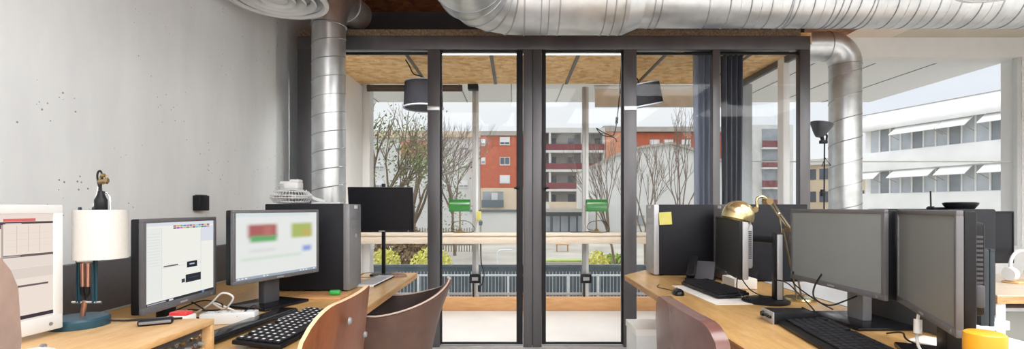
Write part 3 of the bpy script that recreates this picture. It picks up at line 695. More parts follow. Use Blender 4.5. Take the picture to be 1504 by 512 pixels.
keyboard('black keyboard with white lettering behind the walnut chair', (-.735, 1.80, .74), PI/2-.06, w_=.5, d=.165, legend=True)
keyboard('black keyboard on white paper before the tower with the sticky note', (1.0, 2.63, .743), -PI/2+.06, w_=.45, d=.165)
keyboard('black keyboard under the angled pair of grey monitors', (1.02, 1.66, .74), -PI/2-.14, w_=.47, d=.16, rest=.02)
t = thing('wrist_rest', 'long black padded wrist rest beside the lettered keyboard', 'wrist rest', (-1.01, 1.85, .74), PI/2-.12)
MB().box(-.26, .26, -.045, .045, 0, .026, .013, 4).build('cushion', 'black_gloss', t)
MB().box(.10, .255, -.052, -.044, .002, .012, .002).build('silver_edge', 'chrome', t)
t = thing('keyboard', 'slim white keyboard at the far end of the left desk', 'keyboard', (-.85, 2.98, .74), PI/2-.05)
MB().box(-.2, .2, -.055, .055, 0, .014, .005).build('case', 'white', t)
g = MB()
for r_ in range(5):
    for i in range(14): g.box(-.19+.0272*i, -.19+.0272*i+.024, -.048+.019*r_, -.048+.019*r_+.016, .013, .017, .001, 1)
g.build('keys', 'silver', t)
MB().box(-.2, .2, -.0565, -.054, .002, .010).build('rubber_edge', 'black', t)
def mouse(label, loc, rz, mat, cable=None):
    t = thing('computer_mouse', label, 'mouse', loc, rz)
    G = []
    nu, nv = 17, 11
    V = []; Fc = []
    for i in range(nu):
        u = i/(nu-1); a = PI*u; x = -.055*math.cos(a)
        wd = .031*math.sin(a)**.55 if 0 < u < 1 else .002; ht = .034*math.sin(a)**.6*(1-.25*u) if 0 < u < 1 else .002
        for j in range(nv):
            b = PI*j/(nv-1); V.append((x, -wd*math.cos(b), ht*math.sin(b)**.7 if 0 < j < nv-1 else 0))
    for i in range(nu-1):
        for j in range(nv-1): Fc.append((i*nv+j, (i+1)*nv+j, (i+1)*nv+j+1, i*nv+j+1))
    for i in range(nu-1): Fc.append((i*nv, i*nv+nv-1, (i+1)*nv+nv-1, (i+1)*nv))
    m = MB(); m.add(V, Fc); m.build('shell', mat, t, smooth=70)
    MB().cyl((.028, -.003, .026), (.028, .003, .026), .007, 12).build('scroll_wheel', 'midgrey', t)
    if cable: MB().tube(curve(cable, 8), .002, 6).build('mouse_cable', 'cable', t)
    return t
mouse('black mouse at the front edge of the right desk', (.868, 2.56, .7405), 1.4, 'black_gloss', [(.05, 0, .006), (.12, .03, .003), (.2, .08, .003), (.3, .06, .003)])
mouse('brown mouse at the far end of the left desk', (X(585, 3.2), 3.2, .7405), .3, 'brown_stone')
mouse('white mouse on the rack box beside the white monitor', (-1.13, 1.13, .8405), 1.5, 'white')
tag(MB(Matrix.Translation((1.06, 2.6, .74)) @ Matrix.Rotation(.05, 4, 'Z')).box(-.125, .12, -.31, .24, 0, .002).build('paper_sheet', 'paper'), 'white paper sheet under the keyboard on the right desk', 'paper')
# ================================================================== table lamp with white shade
t = thing('table_lamp', 'lamp with white drum shade and petrol blue base on the rack box', 'table lamp', (-1.32, 1.468, .84)); t.scale = (.745, .745, 1)
MB().lathe([(0, 0), (.098, 0), (.1, .006), (.1, .022), (.094, .028), (0, .030)], 56).build('base', 'petrol', t)
MB().tube([(.012, 0, .028), (.022, 0, .075)], .009, 16).build('stem', 'copper', t)
st = MB()
for s in (-1, 1): st.box(.03+s*.028-.004, .03+s*.028+.004, -.006, .006, .068, .36, .002).box(.03+s*.04-.003, .03+s*.04+.003, -.004, .004, .068, .26, .002)
st.build('arm', 'petrol', t)
MB().cyl((-.03, 0, .071), (.09, 0, .071), .004, 10).build('cross_bar', 'chrome', t)
cb = MB().cyl((-.005, -.004, .196), (.06, -.004, .196), .0035, 10).build('cross_bar', 'chrome', t)
for s in (-1, 1):
    MB().tube([(.03+s*.012, -.006, .19), (.03+s*.011, -.006, .12)], .0075, 12).build('spring', 'copper', t)
MB().tube([(.019, -.006, .12), (.019, -.005, .1), (.03, -.004, .085), (.041, -.005, .1), (.041, -.006, .12)], .007, 8).build('joint', 'black', t)
MB().lathe([(.0905, .205), (.0885, .352), (.087, .352), (.089, .205)], 64, c=(.088, 0, 0), closed=True).build('lamp_shade', 'cream_cloth', t)
sp_ = MB(Matrix.Translation((.088, 0, 0))).lathe([(0, .348), (.03, .348), (.03, .352), (0, .352)], 20)
for a in (0, 2.1, 4.2): sp_.tube([(.02*math.cos(a), .02*math.sin(a), .350), (.0875*math.cos(a), .0875*math.sin(a), .350)], .002, 6)
sp_.build('shade_ring', 'chrome', t)
fx, fy = -(119-150)/710*1.415-.01, 0
sk = MB().lathe([(0, .345), (.02, .345), (.022, .352), (.022, .382), (.018, .388), (.012, .4), (.008, .41), (0, .41)], 24, c=(.088, 0, 0))
sk.build('socket', 'black', t)
MB(Matrix.Translation((.033, 0, 0))).tube([(.012, .01, .352), (.03, .01, .40), (.038, .01, .43)], .004, 8).tube([(.085, .01, .352), (.083, .01, .39), (.075, .01, .402), (.06, .01, .406)], .0035, 8).tube([(.0, .01, .354), (.03, .01, .354)], .004, 8).build('bracket', 'chrome', t)
MB(Matrix.Translation((.033, 0, 0))).tube(curve([(.055, 0, .405), (.045, 0, .43), (.04, 0, .455), (.045, 0, .468), (.055, 0, .468), (.06, 0, .45), (.055, 0, .425), (.056, 0, .408)], 6), .0035, 8).build('cord_loop', 'cable', t)
MB(Matrix.Translation((.033, 0, 0))).cyl((.05, -.004, .437), (.088, -.004, .441), .007, 12).cyl((.06, -.004, .456), (.075, -.004, .456), .006, 12).box(.078, .082, -.01, .004, .43, .452, .001).ring((.068, -.004, .446), (0, 1, 0), .014, .003, 20).build('clamp_screw', 'brass_dark', t)
MB().tube(curve([(.09, .03, .012), (.13, .06, .006), (.2, .09, .004), (.28, .1, .004), (.34, .115, .004)], 6), .0035, 8).build('cord', 'cable', t)

# ================================================================== small things on the left desk
tag(MB(Matrix.Translation((-1.1, 1.485, .84)) @ Matrix.Rotation(.5, 4, 'Z')).box(-.045, .045, -.018, .018, 0, .02, .008, 3).m(1).box(-.04, .04, -.0185, -.016, .006, .014, .001).build('cable_hub', ['black', 'midgrey']), 'small black hub with grey edge on the rack box under the square monitor', 'hub')
t = thing('tape_box', 'small white box with a red lid under the square monitor', 'box', (-1.115, 1.62, .74))
MB().box(-.035, .035, -.025, .025, 0, .10, .003).build('box', 'paper', t); MB().box(-.03, .03, -.02, .02, .099, .112, .005).build('lid', 'red', t)
t = thing('power_strip', 'white power strip lying behind the rack box', 'power strip', (-1.14, 1.92, .74), .2)
MB().box(-.09, .11, -.03, .03, 0, .045, .006).build('body', 'white', t)
for k in range(4): MB().lathe([(.017, .044), (.019, .047), (.02, .044)], 20, c=(-.06+.047*k, 0, 0), closed=True).build('outlet', 'silver', t)
t = thing('sharpener', 'small green plastic object in front of the left tower', 'desk object', (-.915, 2.47, .752))
MB().box(-.028, .028, -.018, .018, 0, .026, .011, 4).m(1).box(-.02, -.016, -.019, .019, .006, .02).build('body', ['greenp', 'greenp'], t)
tag(MB().box(-1.09, -.86, 2.40, 2.56, .74, .752, .002).build('notebook', 'base_wood'), 'brown notebook under the green object on the left desk', 'notebook')
def cable(label, pts, mat='cable', r=.003, cat='cable', name='cable', group=None):
    return tag(MB().tube(curve(pts, 8), r, 6).build(name, mat), label, cat, group)
cable('white cable looping between the two left monitors', [(-1.35, 2.0, .745), (-1.25, 1.98, .80), (-1.19, 1.97, .85), (-1.15, 1.98, .83), (-1.2, 2.0, .78), (-1.28, 2.05, .80), (-1.2, 2.1, .745)], 'cable_white', .004)
cable('black cable hanging below the square monitor', [(-1.32, 1.95, .83), (-1.24, 1.92, .80), (-1.2, 1.93, .76), (-1.27, 1.98, .744), (-1.4, 2.05, .744)])
cable('black cable coiled behind the white power strip', [(-1.42, 1.8, .745), (-1.38, 1.98, .78), (-1.3, 2.02, .81), (-1.24, 2.05, .79), (-1.3, 2.12, .75), (-1.45, 2.15, .745)])
cable('black cable running from the power strip to the monitor stand', [(-1.09, 1.9, .77), (-1.06, 1.97, .80), (-1.1, 2.06, .77), (-1.14, 2.12, .76)], r=.0025)
cable('grey cable looped on the desk behind the slim white keyboard', [(-.93, 3.2, .745), (-.90, 3.1, .78), (-.93, 3.0, .79), (-.97, 3.05, .76), (-.94, 3.15, .745), (-.9, 3.25, .745)], 'midgrey', .003)
t = thing('wall_box', 'small black box mounted on the concrete wall above the square monitor', 'wall box', (-1.88, 2.87, 1.2))
MB().box(0, .045, -.045, .045, -.02, .07, .005).build('case', 'black', t); MB().box(.005, .04, -.03, .03, .07, .074, .001).build('lid', 'darkgrey', t)
# white fan lying on the tower
t = thing('desk_fan', 'white desk fan lying face down on the left PC tower', 'fan', (-1.262, 2.74, 1.218)); t.scale = (.92, .92, .97)
rg = MB()
for r_, z in ((.118, .045), (.118, .03), (.10, .008), (.07, .003), (.04, .003), (.10, .068), (.07, .078)): rg.ring((0, 0, z+.004), (0, 0, 1), r_, .0028, 48, 6)
for k in range(40):
    a = 2*PI*k/40; c_, s_ = math.cos(a), math.sin(a)
    rg.tube([(.03*c_, .03*s_, .006), (.07*c_, .07*s_, .006), (.1*c_, .1*s_, .012), (.118*c_, .118*s_, .034), (.118*c_, .118*s_, .048), (.1*c_, .1*s_, .072), (.045*c_, .045*s_, .083)], .0017, 5)
rg.build('grille', 'white', t)
MB().lathe([(0, .03), (.03, .03), (.03, .05), (0, .05)], 24).build('hub', 'white', t)
for k in range(4):
    a = PI/2*k; bl = MB(Matrix.Rotation(a, 4, 'Z'))
    bl.slab([[(.028, -.02, .032), (.028, .02, .05)], [(.07, -.035, .03), (.07, .035, .054)], [(.105, -.03, .034), (.105, .03, .05)]], .002); bl.build('blade', 'white', t)
MB(Matrix.Translation((0, 0, .082))).box(-.058, .058, -.045, .045, 0, .05, .014, 3).m(1).box(-.059, -.02, -.046, -.03, .012, .036, .003).build('motor_housing', ['white', 'silver'], t)
MB(Matrix.Translation((.03, 0, .125))).box(-.03, .03, -.03, .03, 0, .018, .008).build('switch_box', 'white', t)
MB().tube([(.07, .03, .075), (.12, .05, .03), (.19, .05, .012)], .012, 8).box(.12, .30, .0, .08, .0005, .012, .005).build('stand', 'white', t)
# ================================================================== brass lamp
t = thing('desk_lamp', 'brass articulated desk lamp with dome head on the right desk', 'desk lamp', (1.42, 2.40, .74))
MB().lathe([(0, 0), (.075, 0), (.078, .006), (.07, .014), (.02, .02), (0, .02)], 40).build('base', 'brass', t)
sx = Vector((1.42, 2.40, .74))
def lp(x, y, z): return Vector((x, y, z))-sx
el0 = lp(1.385, 2.43, 1.09); el1 = lp(1.07, 2.06, 1.225); hd = lp(.955, 2.06, 1.17)
ar = MB()
for d_ in (-.012, .012): ar.tube([(d_, .01, .02), (el0.x+d_-.02, el0.y, el0.z)], .0045, 8)
ar.build('lower_arm', 'brass_dark', t)
ar = MB()
for d_ in (-.014, .014): ar.tube([el0+Vector((0, d_, 0)), el1+Vector((.02, d_, 0))], .0045, 8)
ar.tube([el0+Vector((-.05, -.02, -.03)), el1+Vector((.06, 0, -.05))], .0035, 8)
ar.build('upper_arm', 'brass', t)
MB().cyl(el0+Vector((0, -.022, 0)), el0+Vector((0, .022, 0)), .014, 16).cyl(el1+Vector((.01, -.02, 0)), el1+Vector((.01, .02, 0)), .015, 16).cyl(el1+Vector((-.05, -.02, -.035)), el1+Vector((-.05, .02, -.035)), .012, 16).build('joint', 'brass_dark', t)
MB().tube(curve([el1+Vector((.01, 0, .005)), el1+Vector((-.01, 0, .02)), el1+Vector((-.035, 0, .01)), el1+Vector((-.035, 0, -.03)), el1+Vector((-.055, 0, -.045)), hd+Vector((.055, 0, .005))], 6), .006, 8).build('neck', 'brass', t)
Th = Matrix.Translation(hd) @ Matrix.Rotation(R(14), 4, 'Y')
MB(Th).lathe([(.064, -.022), (.0645, -.004), (.06, .02), (.046, .042), (.025, .055), (0, .059), (0, .056), (.024, .052), (.044, .039), (.057, .018), (.0615, -.004), (.061, -.022)], 48).build('lamp_shade', 'brass', t)
MB(Th).lathe([(0, -.01), (.022, -.005), (.024, .02), (.012, .04), (0, .045)], 24).build('bulb', 'white', t)
MB(Th).cyl((.05, -.02, -.02), (.05, -.02, -.055), .004, 8).build('switch_lever', 'silver', t)

# ================================================================== things on the right desk
t = thing('audio_interface', 'small silver fronted audio interface beside the column stand', 'audio interface', (1.07, 1.945, .74), -.08)
MB().box(-.045, .115, -.052, .052, 0, .046, .003).build('case', 'black', t)
MB().box(-.051, -.045, -.054, .054, 0, .048, .002).build('front_panel', 'silver', t)
for y, r_ in ((.032, .012), (0.0, .006), (-.018, .006), (-.037, .006)):
    MB(Matrix.Translation((-.051, y, .026)) @ Matrix.Rotation(-PI/2, 4, 'Y')).lathe([(0, .010), (r_*.8, .010), (r_, 0), (0, 0)], 20).build('knob', 'black', t)
t = thing('phone', 'black desk phone leaning in front of the tower with the sticky note', 'phone', (1.17, 3.03, .742), -.5)
MB().prism([(-.08, -.09), (.08, -.09), (.08, .09), (-.08, .09)], 0, .02).build('base', 'black', t)
MB(Matrix.Translation((0, 0, .055)) @ Matrix.Rotation(R(38), 4, 'X')).box(-.08, .08, -.075, .085, -.012, .014, .006).build('body', 'darkgrey', t)
MB(Matrix.Translation((-.05, -.005, .08)) @ Matrix.Rotation(R(38), 4, 'X')).box(-.026, .026, -.09, .09, -.008, .022, .01, 3).build('handset', 'black', t)
tag(MB().box(1.23, 1.36, 2.70, 2.86, .742, .80, .004).build('carton', 'paper'), 'small white carton under the monitor with the column stand', 'carton')
cable('black cable with a ferrite bead hanging under the glare toned grey monitor', [(1.36, 2.1, .94), (1.26, 2.02, .88), (1.23, 1.98, .83), (1.27, 1.95, .805), (1.33, 1.93, .83), (1.40, 1.93, .86)], r=.0035)
for ch, ll in ((((1.12, 2.42, .86), (1.09, 2.36, .80), (1.12, 2.32, .76), (1.2, 2.36, .745), (1.3, 2.45, .745)), 'black cable drooping from the column monitor to the desk'),
               (((1.18, 2.55, .86), (1.2, 2.45, .78), (1.28, 2.4, .75), (1.4, 2.4, .745)), 'black cable lying behind the round monitor base'),
               (((1.16, 2.30, .9), (1.13, 2.24, .87), (1.2, 2.15, .87), (1.24, 2.1, .82), (1.26, 2.02, .76), (1.18, 1.98, .79)), 'thin black cable arching from column stand to audio interface'),
               (((1.3, 2.25, .90), (1.33, 2.3, .84), (1.37, 2.2, .78), (1.42, 2.15, .745)), 'black cable beside the brass lamp rods'),
               (((1.35, 1.75, .744), (1.3, 1.62, .78), (1.27, 1.55, .77), (1.33, 1.45, .744)), 'black cable behind the keyboard under the angled monitors')):
    cable(ll, ch, r=.003)
t = thing('cable', 'white cable with white ferrite hanging from the angled grey monitor', 'cable', (0, 0, 0))
MB().tube(curve([(1.275, 1.52, .885), (1.268, 1.52, .83), (1.262, 1.51, .77), (1.25, 1.46, .744), (1.2, 1.38, .744), (1.18, 1.25, .744)], 8), .0042, 8).build('lead', 'cable_white', t)
MB().cyl((1.270, 1.52, .848), (1.265, 1.515, .805), .011, 16).build('ferrite', 'cable_white', t)
tag(MB(Matrix.Translation((1.40, 1.63, .741)) @ Matrix.Rotation(.5, 4, 'Z')).box(-.06, .06, -.04, .04, 0, .012, .002).build('paper_pad', 'paper'), 'white paper pad under the angled grey monitor', 'paper')
# jar with yellow lid
t = thing('jar', 'jar with a yellow lid at the bottom right corner', 'jar', (1.11, 1.14, .74)); t.scale = (.93, .93, 1.115)
MB().lathe([(0, 0), (.036, 0), (.04, .006), (.04, .10), (.034, .112), (0, .112)], 48).build('body', 'white', t)
MB().lathe([(.0, .148), (.036, .149), (.041, .146), (.0425, .14), (.0425, .108), (.041, .106), (.041, .1), (0, .1)], 56).build('lid', 'yellow', t)
# far right desk
t = thing('headphones', 'white headphones standing on the pale desk at the right edge', 'headphones', (X(1500, 2.95), 2.95, .74), .2)
MB().tube([(.085*math.cos(a), 0, .11+.085*math.sin(a)) for a in [R(-20)+R(220)*i/24 for i in range(25)]], .009, 10).build('headband', 'white', t)
for s in (-1, 1): MB(Matrix.Translation((s*.085, 0, .055)) @ Matrix.Rotation(PI/2, 4, 'Y')).lathe([(0, -.018), (.036, -.018), (.042, -.008), (.042, .01), (.034, .02), (0, .02)], 32).build('ear_cup', 'white', t)
MB().box(-.10, .06, -.05, .04, 0, .012, .004).build('stand', 'ply', t)
t = thing('wifi_router', 'black dish shaped router with antenna on top behind the angled monitor', 'router', (1.925, 2.085, 1.192))
MB().lathe([(0, 0), (.045, 0), (.058, .018), (.06, .026), (.05, .03), (0, .031)], 40).build('body', 'black', t)
MB().tube([(-.075, .06, .0), (-.077, .06, .08)], .003, 8).cyl((-.075, .06, 0), (-.075, .06, .012), .012, 12).box(-.09, -.03, .03, .07, 0, .008, .003).build('antenna', 'black', t)
t = thing('storage_box', 'clear plastic storage box under the pale desk at the right edge', 'storage box', (2.82, 2.75, 0))
b_ = MB()
for z0, z1 in ((.0, .3), (.32, .64)):
    b_.box(-.2, .2, -.15, .15, z0, z0+.006).box(-.2, -.196, -.15, .15, z0, z1).box(.196, .2, -.15, .15, z0, z1).box(-.2, .2, -.15, -.146, z0, z1).box(-.2, .2, .146, .15, z0, z1)
b_.build('bin', 'clear', t)
MB().box(-.205, .205, -.155, .155, .3, .32, .004).build('lid', 'silver', t); MB().box(-.205, .205, -.155, .155, .64, .66, .004).build('lid', 'silver', t)
MB().box(-.1, .12, -.1, .1, .326, .42, .01).build('content', 'midgrey', t)
t = thing('carton', 'white cardboard box on the floor under the end of the right desk', 'carton', (.995, 3.05, 0))
MB().box(-.19, .19, -.14, .14, 0, .40, .004).build('box', 'white', t); MB().box(-.195, .195, -.145, .145, .36, .405, .003).build('lid', 'plaster', t)
t.location = (.99, 3.3, 0)

# ================================================================== chairs (seat faces local -x, backrest at +x)
def back_grid(W, z0, z1, rc, lean, wrap, nu=25, nv=14, zlow=0., taper=0.):
    G = []
    for i in range(nu):
        u = -1+2*i/(nu-1); a = abs(u)*W/2; zt = z1; e = a-(W/2-rc)
        if e > 0: zt = z1-rc*(1-math.sqrt(max(0, 1-(e/rc)**2)))
        row = []
        for j in range(nv):
            z = z0+(zt-z0)*j/(nv-1); k = (z-z0)/(z1-z0); wv = W/2*(1-taper*(1-k))
            row.append((lean*(z-z0)-wrap*abs(u)**2.2*(.6+.4*k), u*wv, z))
        G.append(row)
    return G
def legs4(t, mat, sx_, sy_, z, r_=.011, splay=.05, x0=0.):
    for a in (-1, 1):
        for b_ in (-1, 1):
            MB().tube([(x0+a*sx_, b_*sy_, z), (x0+a*(sx_+splay), b_*(sy_+splay*.6), 0)], [r_*1.15, r_*.8], 10).build('leg', mat, t)
def plain_chair(name, label, loc, rz, W, z0, z1, rc, lean, wrap, th, mback, mseat, mrim, mleg, bolts=False, seatz=.46, taper=.06, group=None):
    t = thing(name, label, 'chair', loc, rz, group)
    m = MB(); m.mi = -1
    m.slab(back_grid(W, z0, z1, rc, lean, wrap, taper=taper), -th)
    bk = m.build('backrest', [mback, mseat, mrim], t, smooth=50)
    G = []
    for i in range(19):
        u = -1+2*i/18; row = []
        for j in range(15):
            v = j/14; x = -.46+.44*v; hw = (W*.47)*(1-.12*(1-v))*(1 if v > .12 else .86+.14*v/.12)
            row.append((x, u*hw, seatz+.012*u*u-.012*math.sin(PI*v)+(.02*(v-.85)/.15 if v > .85 else 0)))
        G.append(row)
    MB().slab(G, th if th > .02 else .014).build('seat', mseat if th > .02 else mback, t, smooth=50)
    MB().tube([(-.04, 0, seatz), (.0, 0, seatz-.03), (.02, 0, z0+.02), (lean*.1+.014, 0, z0+.14)], .014, 10, ry=2.4).build('back_support', mleg, t)
    legs4(t, mleg, .17, .17, seatz-.005, x0=-.23)
    if bolts:
        bm_ = MB()
        for y, z in ((-.08, z1-.06), (.12, z1-.15)):
            x = lean*(z-z0)-wrap*abs(y/(W/2))**2.2+.004+th*.5
            bm_.lathe([(0, .008), (.008, .006), (.011, 0), (0, 0)], 16, c=(x, y, z), Mx=Matrix.Rotation(PI/2, 4, 'Y'))
        bm_.build('bolt', 'midgrey', t)
    return t
plain_chair('office_chair', 'walnut plywood chair with bolted curved back at the left desk', (-.51, 1.42, 0), .02, .60, .52, .945, .15, .12, .05, .012, 'walnut', 'brown_inner', 'ply_edge', 'steel_dark', True)
plain_chair('office_chair', 'reddish brown leather chair tucked under the right desk', (.60, 1.74, 0), PI, .66, .46, .84, .12, .05, .02, .045, 'red_leather', 'red_leather', 'red_leather', 'steel_dark')
plain_chair('office_chair', 'taupe velvet chair back cut by the left picture edge', (-.626, .39, 0), -.0, .44, .50, 1.165, .13, .10, .05, .06, 'velvet', 'velvet', 'velvet', 'steel_dark')
plain_chair('office_chair', 'pinkish brown chair back showing before the pale desk at far right', (2.30, 2.53, 0), 0, .46, .5, .855, .08, .1, .05, .03, 'red_leather', 'red_leather', 'red_leather', 'steel_dark')
# tub chair
t = thing('tub_chair', 'dark brown tub chair with pale piping near the end of the left desk', 'chair', (-.70, 2.60, 0), .0)
G = []; nu, nv = 41, 12; rim = []
for i in range(nu):
    a = R(-128+256*i/(nu-1)); k = max(0, math.cos(a*.62))
    zt = .675+.145*max(0, 1-abs(a)/R(85))**1.5*1.0
    row = []
    for j in range(nv):
        v = j/(nv-1); z = .40+(zt-.40)*v; rr = .215+.055*v+.055*v*v*max(0, math.cos(a))
        row.append((rr*math.cos(a)*1.04, rr*math.sin(a), z))
    G.append(row); rim.append(row[-1])
m = MB(); m.mi = -1; m.slab(G, .028)
m.build('shell', ['brown_inner', 'brown_leather', 'brown_leather'], t, smooth=60)
MB().tube([(x*1.05, y*1.05, z+.002) for x, y, z in rim], .0045, 6).build('piping', 'piping', t)
MB().lathe([(0, .39), (.205, .39), (.225, .41), (.225, .45), (.2, .475), (0, .48)], 40).build('seat', 'brown_leather', t)
legs4(t, 'steel_dark', .13, .13, .4, .012, .06)

# ================================================================== inside the glazed box
t = thing('window_counter', 'white topped wooden counter along the windows of the glazed box', 'counter', (0, 0, 0))
MB().box(-1.775, 2.57, 5.28, 5.60, .885, .912, .003).build('top', 'counter', t)
MB().box(-1.775, 2.57, 5.29, 5.315, .80, .885, .002).build('front_board', 'counter', t)
for x in (-1.74, -.53, .77, 2.5): MB().box(x-.02, x+.02, 5.33, 5.58, .80, .885).build('bracket', 'alu', t)
def banker(label, x, y):
    t = thing('banker_lamp', label, 'desk lamp', (x, y, .912), 0, 'green shaded lamps on the window counter')
    MB().lathe([(0, 0), (.075, 0), (.075, .012), (.03, .028), (.012, .05), (0, .05)], 32).build('base', 'brass_dark', t)
    MB().cyl((0, 0, .04), (0, 0, .30), .009, 12).build('stem', 'brass_dark', t)
    pr = [(.062*math.cos(a), .065*math.sin(a)) for a in [PI*i/12 for i in range(13)]]
    G = [[(xx, y_, .24+z_*2.1) for y_, z_ in pr] for xx in (-.115, -.112, -.05, 0, .05, .112, .115)]
    MB().slab(G, .004).box(-.116, -.111, -.055, .055, .24, .34).box(.111, .116, -.055, .055, .24, .34).build('lamp_shade', 'green', t)
    MB().cyl((-.14, 0, .30), (.14, 0, .30), .007, 10).build('cross_bar', 'brass_dark', t)
    MB().tube(curve([(.0, .05, .01), (.12, .07, .004), (.16, .06, .05), (.08, .04, .13), (-.06, .03, .12), (-.1, .03, .05), (-.02, .06, .02), (-.2, .08, .004), (-.28, .07, .004)], 6), .0035, 6).build('cord', 'cable', t)
banker('green banker lamp at left on the window counter', X(675.5, 5.43), 5.43)
banker('green banker lamp at right on the window counter', X(876, 5.43), 5.43)
def pendant(label, x, y, zt, zb, r_, tx, ty):
    t = thing('pendant_lamp', label, 'pendant lamp', (x, y, zt), 0, 'black drum pendants in the glazed box')
    T = Matrix.Rotation(R(ty), 4, 'Y') @ Matrix.Rotation(R(tx), 4, 'X'); h = zb-zt
    MB(T).lathe([(r_, 0), (r_*1.05, h)], 48).build('shade', 'shade_black', t)
    MB(T).ring((0, 0, 0), (0, 0, 1), r_, .005, 48).ring((0, 0, h), (0, 0, 1), r_*1.05, .009, 48).build('rim', 'shade_rim', t)
    s_ = MB(T).cyl((0, 0, -.02), (0, 0, -.09), .022, 16)
    for a in (0, 2.1, 4.2): s_.tube([(0, 0, -.03), (r_*math.cos(a), r_*math.sin(a), 0)], .003, 6)
    s_.build('socket', 'black', t)
    MB(T).lathe([(0, -.2), (.03, -.19), (.04, -.15), (.025, -.1), (0, -.09)], 20).build('bulb', 'white', t)
    MB().tube(curve([(0, 0, -.02), (-.02, .0, .06), (-.09, -.03, .08), (-.12, -.08, .14), (-.15, -.12, 2.612-zt)], 6), .006, 8).build('cord', 'cable', t)
pendant('black drum pendant lamp hanging level in the left part of the glazed box', X(622, 4.75), 4.75, 2.42, 2.175, .182, 0, 0)
pendant('tilted black drum pendant lamp hanging right of the doors', X(939, 4.75), 4.75, 2.40, 2.19, .19, 8, 11*-1)
t = thing('plug_lead', 'black lead with plug hanging from the ceiling left of the tilted pendant', 'cable', (0, 0, 0))
Yc = 4.9
MB().tube(curve([(X(912, Yc), Yc, 2.612), (X(909, Yc), Yc, Z(150, Yc)), (X(906, Yc), Yc, Z(175, Yc)), (X(904, Yc), Yc, Z(190, Yc)), (X(899, Yc), Yc, Z(199, Yc)), (X(884, Yc), Yc, Z(193, Yc)), (X(876, Yc), Yc, Z(188, Yc)), (X(886, Yc), Yc+.02, Z(198, Yc)), (X(902, Yc), Yc+.02, Z(201, Yc)), (X(906, Yc), Yc, Z(208, Yc))], 6), .005, 6).build('lead', 'cable', t)
MB().cyl((X(906.3, Yc), Yc, Z(172, Yc)), (X(905.5, Yc), Yc, Z(181, Yc)), .014, 12).build('plug', 'black', t)
t = thing('track_strip', 'thin grey cable and clip hanging down by the left window post', 'cable', (0, 0, 0))
MB().tube(curve([(X(706, 5.6), 5.6, .80), (X(707, 5.6), 5.6, Z(385, 5.6)), (X(711, 5.6), 5.6, Z(400, 5.6)), (X(709, 5.6), 5.6, Z(414, 5.6)), (X(703, 5.6), 5.6, Z(425, 5.6))], 6), .006, 6).build('lead', 'cable', t)
MB().box(X(702, 5.6), X(706, 5.6), 5.585, 5.6, Z(428, 5.6), Z(418, 5.6), .003).build('plug', 'black', t)
tag(MB().box(X(700, 5.62), X(707, 5.62), 5.60, 5.612, Z(323, 5.62), Z(310, 5.62), .003).build('door_tag', 'paper_yellow'), 'small yellow tag on the left window post', 'tag')
t = thing('roller_blind', 'beige roller blind partly lowered right of the second window post', 'blind', (0, 5.62, 0))
MB().box(.94, 2.42, -.004, .004, 2.37, 2.60).m(1).box(.94, 2.42, -.008, .008, 2.36, 2.375, .002).build('fabric', ['blind', 'white'], t)
MB().cyl((.93, .0, 2.595), (2.43, .0, 2.595), .022, 16).build('roller', 'white', t)
t = thing('roller_blind', 'rolled up dark brown blind left of the first window post', 'blind', (0, 5.60, 0))
MB().cyl((-1.70, 0, 2.585), (-.60, 0, 2.585), .03, 16).build('roller', 'blind_dark', t); MB().box(-1.70, -.6, -.02, -.012, 2.535, 2.58, .003).build('fabric', 'blind_dark', t)
def curtain(label, a, b, Y, zb, mat, folds, name='curtain', amp=.03):
    t = thing(name, label, 'curtain', (X((a+b)/2, Y), Y, 0)); x0, x1 = X(a, Y)-X((a+b)/2, Y), X(b, Y)-X((a+b)/2, Y); G = []
    n = folds*8
    for i in range(n+1):
        u = i/n; row = []
        for j in range(13):
            v = j/12; f = .75+.25*v
            row.append((x0+(x1-x0)*(.5+(u-.5)*(1-.12*(1-abs(2*v-1)))), amp*f*math.sin(2*PI*folds*u+.6*v), zb+(2.58-zb)*v))
        G.append(row)
    MB().slab(G, .003).build('fabric', mat, t, smooth=60)
    rr = MB()
    for k in range(folds+1): rr.ring((x0+(x1-x0)*k/folds, 0, 2.585), (1, 0, 0), .016, .003, 16, 5)
    rr.build('hook', 'steel_dark', t)
curtain('slate grey curtain left of the last but one partition post', 1022, 1047, 4.40, .05, 'curtain', 3)
curtain('slate grey curtain right of the last but one partition post', 1059, 1091, 4.40, .05, 'curtain', 4)
curtain('pale translucent sheet standing for sky reflection before the left slate curtain', 1018, 1044, 4.33, .05, 'sky_sheen', 3, 'sky_sheen', .02)  # added sheet, gives the pale sky reflection of the pane as cloth
tag(MB().cyl((1.55, 4.40, 2.605), (2.50, 4.40, 2.605), .010, 12).build('curtain_rail', 'steel_dark'), 'thin dark curtain rail under the box ceiling at right', 'curtain rail')
# ---- uplight on a stand right of the box
t = thing('floor_lamp', 'dark dish lamp on a thin stand between partition and right duct', 'floor lamp', (X(1209, 4.35), 4.35, 0))
z_ = Z(196, 4.35)
MB(Matrix.Translation((-.03, 0, z_)) @ Matrix.Rotation(R(12), 4, 'Y')).lathe([(0, -.03), (.03, -.03), (.05, .0), (.088, .075), (.092, .095), (.084, .095), (.045, .01), (0, -.01)], 40).build('dish', 'darkgrey', t)
MB().cyl((-.015, 0, z_-.02), (.0, 0, z_-.07), .015, 12).box(-.03, .035, -.015, .015, z_-.09, z_-.06, .005).tube([(.03, 0, z_-.06), (.035, 0, z_-.02), (.02, 0, z_)], .009, 8).build('clamp', 'black', t)
MB().tube([(.012, 0, z_-.07), (.0, 0, .02)], .006, 8).build('pole', 'black', t)
MB().tube([(.012, -.01, Z(232, 4.35)), (.06, -.012, Z(243, 4.35)), (-.02, -.01, Z(244, 4.35))], .005, 6, closed=True).build('hanger_ring', 'black', t)
